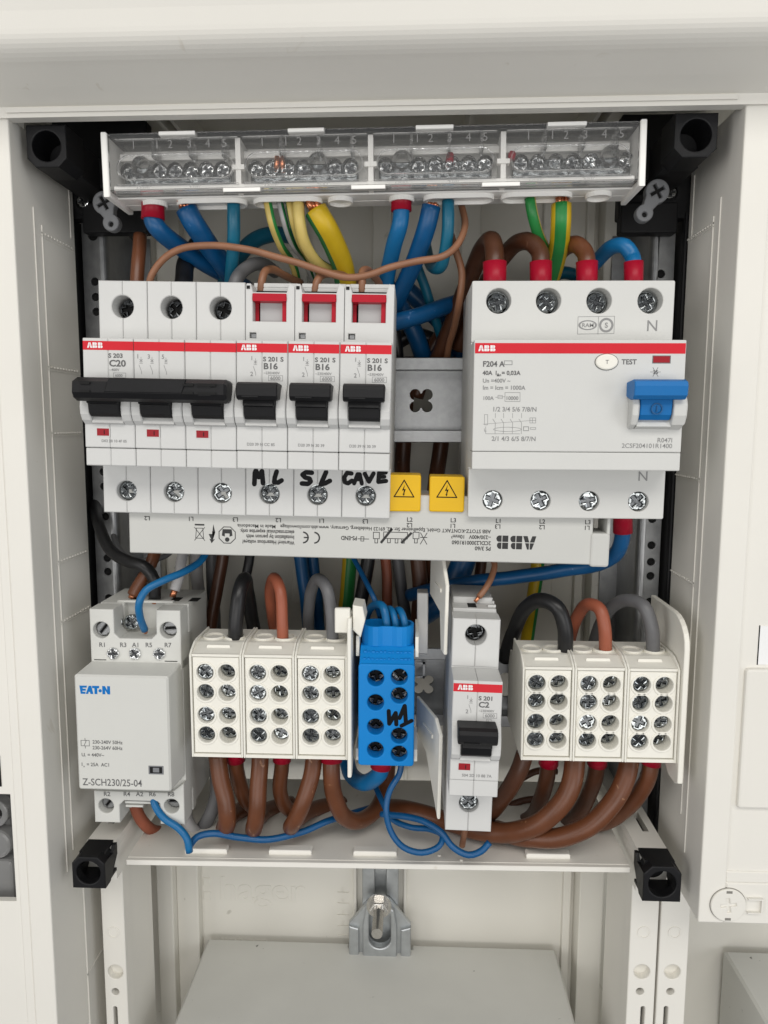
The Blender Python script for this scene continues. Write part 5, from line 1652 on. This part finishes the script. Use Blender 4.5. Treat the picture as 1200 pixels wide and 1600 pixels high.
wire('thin green-yellow wire under the right end of the terminal bar', [(828, 310, 14), (832, 335, 14), (842, 370, 20), (855, 398, 30), (865, 440, 42)], 18, 'wgrn', stripe=('wyelp', 9, 5))
wire('thick green-yellow cable with bare strands under the right end of the terminal bar', [(877, 320, 14), (877, 345, 14), (873, 385, 22), (864, 420, 32), (850, 470, 44)], 33, 'wyel', copper=2.5, stripe=('wgrn', 15, 3))
wire('dark teal cable stub behind the second safety switch ferrule', [(900, 430, 60), (880, 426, 58), (850, 440, 55)], 20, 'teal')
wire('short brown cable with a ragged top end above the three-pole breaker', [(219, 368, 24), (218, 390, 22), (215, 420, 19), (213, 455, 17)], 22, 'wbrown')
wire('black cable behind the second pole of the three-pole breaker', [(318, 372, 48), (300, 393, 40), (290, 415, 30), (286, 455, 18)], 28, 'wblack')
wire('grey cable bending into the third pole of the three-pole breaker', [(430, 425, 46), (410, 413, 34), (390, 416, 25), (372, 432, 19), (362, 460, 17)], 21, 'wgrey')
SB = 'short brown wires into the red clamps'
wire('short brown wire arching into the breaker marked ML', [(407, 462, 10), (409, 440, 10), (414, 425, 12), (426, 421, 17), (444, 430, 26), (470, 442, 38)], 14, 'tbrown', name='wire', group=SB)
wire('short brown wire arching into the breaker marked SL', [(491, 462, 10), (494, 443, 10), (501, 431, 12), (515, 427, 17), (535, 430, 24), (562, 440, 36)], 14, 'tbrown', name='wire', group=SB)
wire('short brown wire arching into the breaker marked CAVE', [(565, 462, 10), (566, 440, 10), (567, 424, 12), (574, 421, 16), (583, 430, 22), (594, 445, 30)], 14, 'tbrown', name='wire', group=SB)
# behind the rail and the busbar
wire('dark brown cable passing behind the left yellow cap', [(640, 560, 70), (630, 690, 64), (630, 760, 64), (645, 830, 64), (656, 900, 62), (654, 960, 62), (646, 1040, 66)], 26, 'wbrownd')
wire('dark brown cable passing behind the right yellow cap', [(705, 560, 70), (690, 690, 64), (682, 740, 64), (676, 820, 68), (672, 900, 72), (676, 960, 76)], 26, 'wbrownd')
wire('red-brown cable hanging straight behind the blue block', [(600, 780, 70), (602, 870, 68), (605, 930, 66), (606, 1000, 66), (600, 1060, 66)], 17, 'rbrown')
wire('dark grey cable behind the blue block', [(618, 800, 74), (622, 880, 72), (630, 940, 70), (642, 1010, 70)], 20, 'wgrey')
wire('black cable slanting behind the clip of the left end plate', [(580, 820, 62), (574, 880, 60), (562, 950, 58), (545, 1030, 56)], 23, 'wblack')
wire('yellow-green cable behind the left white blocks', [(549, 820, 72), (545, 890, 72), (540, 950, 72), (532, 1030, 72)], 24, 'wyel', stripe=('wgrn', 12, 5))
wire('left one of two blue cables behind the grey loop', [(462, 820, 62), (470, 880, 62), (478, 930, 62), (484, 1010, 62)], 21, 'wblue')
wire('right one of two blue cables behind the grey loop', [(484, 820, 70), (489, 880, 70), (495, 940, 70), (500, 1010, 70)], 20, 'wblue')
wire('black cable rising from the left black loop to the busbar', [(372, 975, 54), (380, 920, 54), (390, 870, 56), (396, 830, 60)], 16, 'wblack')
wire('dark brown cable behind the contactor', [(352, 830, 60), (347, 880, 60), (337, 930, 58), (330, 975, 56), (328, 1010, 56)], 20, 'wbrownd')
wire('pale grey cable behind the right edge of the contactor', [(306, 830, 68), (308, 900, 68), (316, 960, 68)], 20, 'wgreyl')
wire('dark grey cable hanging behind the contactor beside the pale one', [(330, 830, 74), (332, 900, 74), (336, 990, 74)], 20, 'wgrey')
wire('dark brown cable slanting behind the thin brown wire in the gap', [(742, 455, 66), (710, 500, 68), (675, 545, 70), (650, 620, 74)], 26, 'wbrownd')
wire('dark cable deep in the gap under the blue level one', [(612, 540, 76), (640, 525, 76), (675, 532, 76), (705, 580, 78)], 26, 'wblack')
wire('thin grey wire beside the worn black cable above the contactor', [(176, 800, 60), (178, 840, 52), (196, 868, 44), (225, 876, 40), (262, 866, 46), (280, 830, 56)], 10, 'wgrey', name='wire')
# loops on the distribution blocks
LP = 'cable loops on the left white blocks'
wire('black cable looping into the left white blocks', [(368, 1010, 16), (369, 970, 15), (374, 925, 17), (381, 905, 23), (387, 925, 35), (394, 970, 44), (402, 1020, 50)], 24, 'wblack', group=LP)
wire('red-brown cable looping into the left white blocks', [(442, 1010, 16), (441, 970, 15), (438, 922, 17), (429, 903, 23), (422, 920, 32), (426, 965, 41), (434, 1010, 47)], 19, 'rbrown', group=LP)
wire('grey cable looping into the left white blocks', [(520, 1010, 16), (518, 960, 15), (511, 920, 17), (497, 905, 24), (486, 925, 33), (482, 975, 41), (484, 1020, 46)], 20, 'wgrey', group=LP)
LR = 'cable arches on the right white blocks'
wire('black cable arching into the right white blocks', [(883, 1025, 16), (882, 980, 14), (870, 948, 15), (845, 937, 20), (820, 952, 27), (803, 985, 35), (788, 1030, 44)], 25, 'wblack', group=LR)
wire('red-brown cable arching into the right white blocks', [(946, 1025, 16), (945, 980, 14), (937, 952, 16), (920, 944, 22), (903, 962, 32), (890, 1000, 41), (880, 1040, 48)], 21, 'rbrown', group=LR)
wire('grey cable arching into the right white blocks', [(1021, 1025, 16), (1018, 980, 14), (1006, 948, 16), (982, 938, 24), (955, 950, 34), (934, 985, 44), (922, 1030, 50)], 22, 'wgrey', group=LR)
wire('yellow-green cable behind the arching black cable', [(842, 830, 80), (838, 900, 80), (828, 970, 80), (818, 1030, 80)], 22, 'wyel', stripe=('wgrn', 10, 5))
wire('thick blue cable with ferrule running level under the busbar', [(973, 806, 13), (973, 838, 14), (966, 860, 17), (940, 879, 26), (880, 891, 36), (800, 902, 42), (720, 912, 46), (680, 920, 52), (640, 930, 62)], 24, 'wblue', ferrule=7)
wire('blue cable rising behind the upper white divider plate', [(735, 830, 66), (722, 880, 64), (700, 930, 64), (660, 960, 66)], 40, 'wblue')
wire('brown cable hanging behind the thick level blue cable', [(758, 820, 72), (752, 880, 72), (746, 940, 72), (744, 1000, 72)], 18, 'wbrownd')
wire('thin brown wire with a bare end entering the top of the lone C2 breaker', [(742, 850, 34), (762, 868, 28), (773, 880, 24), (768, 902, 20), (757, 921, 17), (748, 933, 16)], 11, 'tbrown', name='wire', copper_end=2.4)
# contactor wiring
wire('worn black cable coming round the left upright to the contactor', [(160, 755, 62), (150, 785, 54), (156, 826, 40), (175, 862, 32), (203, 878, 27), (226, 886, 25), (240, 905, 25), (242, 935, 26)], 19, 'wblack', copper_end=2.0)
wire('ribbed brown cable entering the contactor', [(244, 858, 34), (234, 885, 30), (220, 908, 28), (208, 930, 27)], 20, 'wbrown', ring=.035, copper_end=1.5)
wire('ribbed pale grey cable with bare copper entering the contactor', [(288, 850, 36), (284, 880, 32), (278, 905, 29), (273, 922, 28)], 17, 'wgreyl', ring=.05, copper_end=3)
wire('thin blue wire curving into the middle top of the contactor', [(326, 850, 30), (316, 873, 24), (290, 893, 16), (255, 907, 9), (228, 922, 5), (217, 942, 4), (218, 962, 6), (226, 984, 12)], 13, 'wblue2', name='wire', copper_end=1.8)
# blue block wiring
NB = 'blue wires looping into the blue block'
wire('largest blue loop entering the left of the blue block', [(603, 1000, 14), (604, 972, 14), (599, 948, 16), (586, 945, 22), (573, 962, 30), (567, 1000, 38)], 14.5, 'wblue2', name='wire', group=NB)
wire('middle blue loop entering the top of the blue block', [(618, 1000, 15), (618, 972, 15), (612, 953, 18), (601, 954, 25), (594, 980, 34)], 12.5, 'wblue2', name='wire', group=NB)
wire('right blue loop entering the top of the blue block', [(633, 1000, 15), (632, 972, 15), (626, 954, 18), (616, 958, 25), (610, 985, 34)], 12.5, 'wblue2', name='wire', group=NB)
wire('very thin blue wire dropping from the busbar to the blue block', [(540, 845, 44), (552, 872, 38), (570, 905, 30), (586, 938, 24), (594, 965, 26)], 9, 'wblue', name='wire')
wire('thick blue cable with ferrule leaving the bottom of the blue block', [(596, 1190, 14), (594, 1207, 14), (582, 1219, 17), (564, 1222, 24), (548, 1208, 34), (540, 1180, 44)], 27, 'wblue2', ferrule=3)
wire('thin blue wire coiling forward below the blue block', [(628, 1190, 14), (624, 1210, 13), (609, 1235, 10), (603, 1262, 8), (610, 1298, 7), (630, 1323, 6), (660, 1332, 6), (686, 1322, 8), (691, 1307, 11), (672, 1296, 16), (640, 1292, 20), (612, 1278, 26), (596, 1250, 32), (585, 1225, 38)], 11, 'wblue', name='wire')
wire('thin blue wire whose free end curls up below the lone C2 breaker', [(596, 1272, 26), (630, 1276, 20), (665, 1284, 15), (690, 1300, 11), (706, 1322, 8), (732, 1336, 6), (752, 1330, 6), (765, 1316, 7)], 11.5, 'wblue', name='wire')
wire('thin blue wire leaving the bottom of the contactor', [(239, 1238, 12), (242, 1258, 9), (256, 1278, 8), (278, 1293, 7), (292, 1310, 6), (296, 1331, 6)], 13, 'wblue2', name='wire')
wire('thin blue wire lying along the shelf below the left brown cables', [(296, 1322, 9), (308, 1308, 10), (335, 1302, 11), (372, 1308, 13), (415, 1312, 14), (465, 1302, 18), (515, 1282, 26), (560, 1268, 36), (600, 1255, 48)], 12, 'wblue', name='wire')
wire('thin brown wire stub hanging below the lone C2 breaker', [(728, 1282, 14), (726, 1300, 14), (722, 1322, 14)], 11, 'tbrown', name='wire')
wire('brown wire bent under the contactor', [(208, 1250, 26), (220, 1280, 28), (240, 1298, 34), (270, 1296, 44)], 19, 'rbrown')
wire('dark grey cable swinging under the contactor', [(338, 1200, 40), (338, 1245, 38), (322, 1285, 38), (300, 1308, 42), (284, 1300, 52)], 22, 'wgrey')
wire('pale cable stub beside the dark grey one under the contactor', [(290, 1262, 40), (294, 1285, 36), (312, 1306, 36), (328, 1300, 46)], 20, 'wgreyl')
# brown tails
BT = 'brown cables bending under the left white blocks'
wire('front brown cable bending back below the block next to the contactor', [(339, 1178, 16), (344, 1210, 14), (353, 1250, 12), (355, 1280, 12), (352, 1296, 17), (352, 1290, 28), (368, 1270, 42), (400, 1256, 56)], 29, 'wbrown', group=BT)
wire('rear brown cable with ferrule below the block next to the contactor', [(368, 1176, 20), (369, 1200, 21), (378, 1235, 26), (392, 1258, 36), (420, 1268, 52)], 25, 'wbrown', ferrule=4, group=BT)
wire('front brown cable bending back below the middle left block', [(407, 1178, 16), (405, 1215, 13), (402, 1260, 11), (398, 1288, 13), (396, 1296, 18), (400, 1284, 32), (420, 1264, 48), (455, 1255, 60)], 28, 'wbrown', group=BT)
wire('rear brown cable with ferrule below the middle left block', [(441, 1176, 20), (440, 1200, 20), (438, 1235, 22), (448, 1262, 30), (478, 1272, 46), (530, 1262, 60)], 24, 'wbrown', ferrule=4, group=BT)
wire('front brown cable bending back below the left block closest to the blue block', [(491, 1178, 16), (486, 1215, 13), (472, 1258, 11), (460, 1284, 13), (454, 1292, 19), (464, 1280, 33), (492, 1264, 48), (535, 1255, 62)], 28, 'wbrown', group=BT)
wire('big brown cable with ferrule hooking right towards the blue block', [(518, 1176, 16), (518, 1205, 15), (522, 1245, 16), (536, 1274, 20), (562, 1282, 29), (586, 1266, 40), (602, 1232, 50), (608, 1180, 58)], 28, 'wbrown', ferrule=4, group=BT)
BR = 'brown cables sweeping under the right white blocks'
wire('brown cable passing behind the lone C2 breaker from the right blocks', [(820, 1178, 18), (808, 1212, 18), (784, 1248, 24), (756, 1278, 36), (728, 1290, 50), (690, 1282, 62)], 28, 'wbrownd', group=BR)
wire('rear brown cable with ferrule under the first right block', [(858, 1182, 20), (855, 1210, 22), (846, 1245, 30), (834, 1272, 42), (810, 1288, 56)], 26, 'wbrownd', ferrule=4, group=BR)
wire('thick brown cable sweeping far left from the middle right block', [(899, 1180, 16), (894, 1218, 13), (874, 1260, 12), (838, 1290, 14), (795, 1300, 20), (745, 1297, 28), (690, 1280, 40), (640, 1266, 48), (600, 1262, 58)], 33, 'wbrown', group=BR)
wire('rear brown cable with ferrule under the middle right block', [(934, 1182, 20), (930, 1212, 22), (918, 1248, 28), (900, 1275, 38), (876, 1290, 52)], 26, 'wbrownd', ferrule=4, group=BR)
wire('lowest brown cable resting on the right shelf tab', [(985, 1180, 16), (978, 1215, 13), (954, 1258, 11), (915, 1293, 11), (868, 1310, 14), (820, 1308, 20), (775, 1296, 32)], 32, 'wbrown', group=BR)
wire('brown cable with ferrule sweeping under the block against the right panel', [(1018, 1184, 16), (1013, 1212, 16), (994, 1248, 20), (962, 1276, 28), (925, 1290, 40), (880, 1294, 54)], 26, 'wbrown', ferrule=3, group=BR)
wire('dark thin brown cable looping behind the right brown cables', [(870, 1205, 66), (835, 1206, 64), (800, 1228, 62), (780, 1255, 62)], 12, 'wbrownd')
wire('dark thin brown cable loop low behind the right brown cables', [(850, 1248, 60), (815, 1252, 60), (785, 1268, 60), (775, 1290, 60)], 12, 'wbrownd')
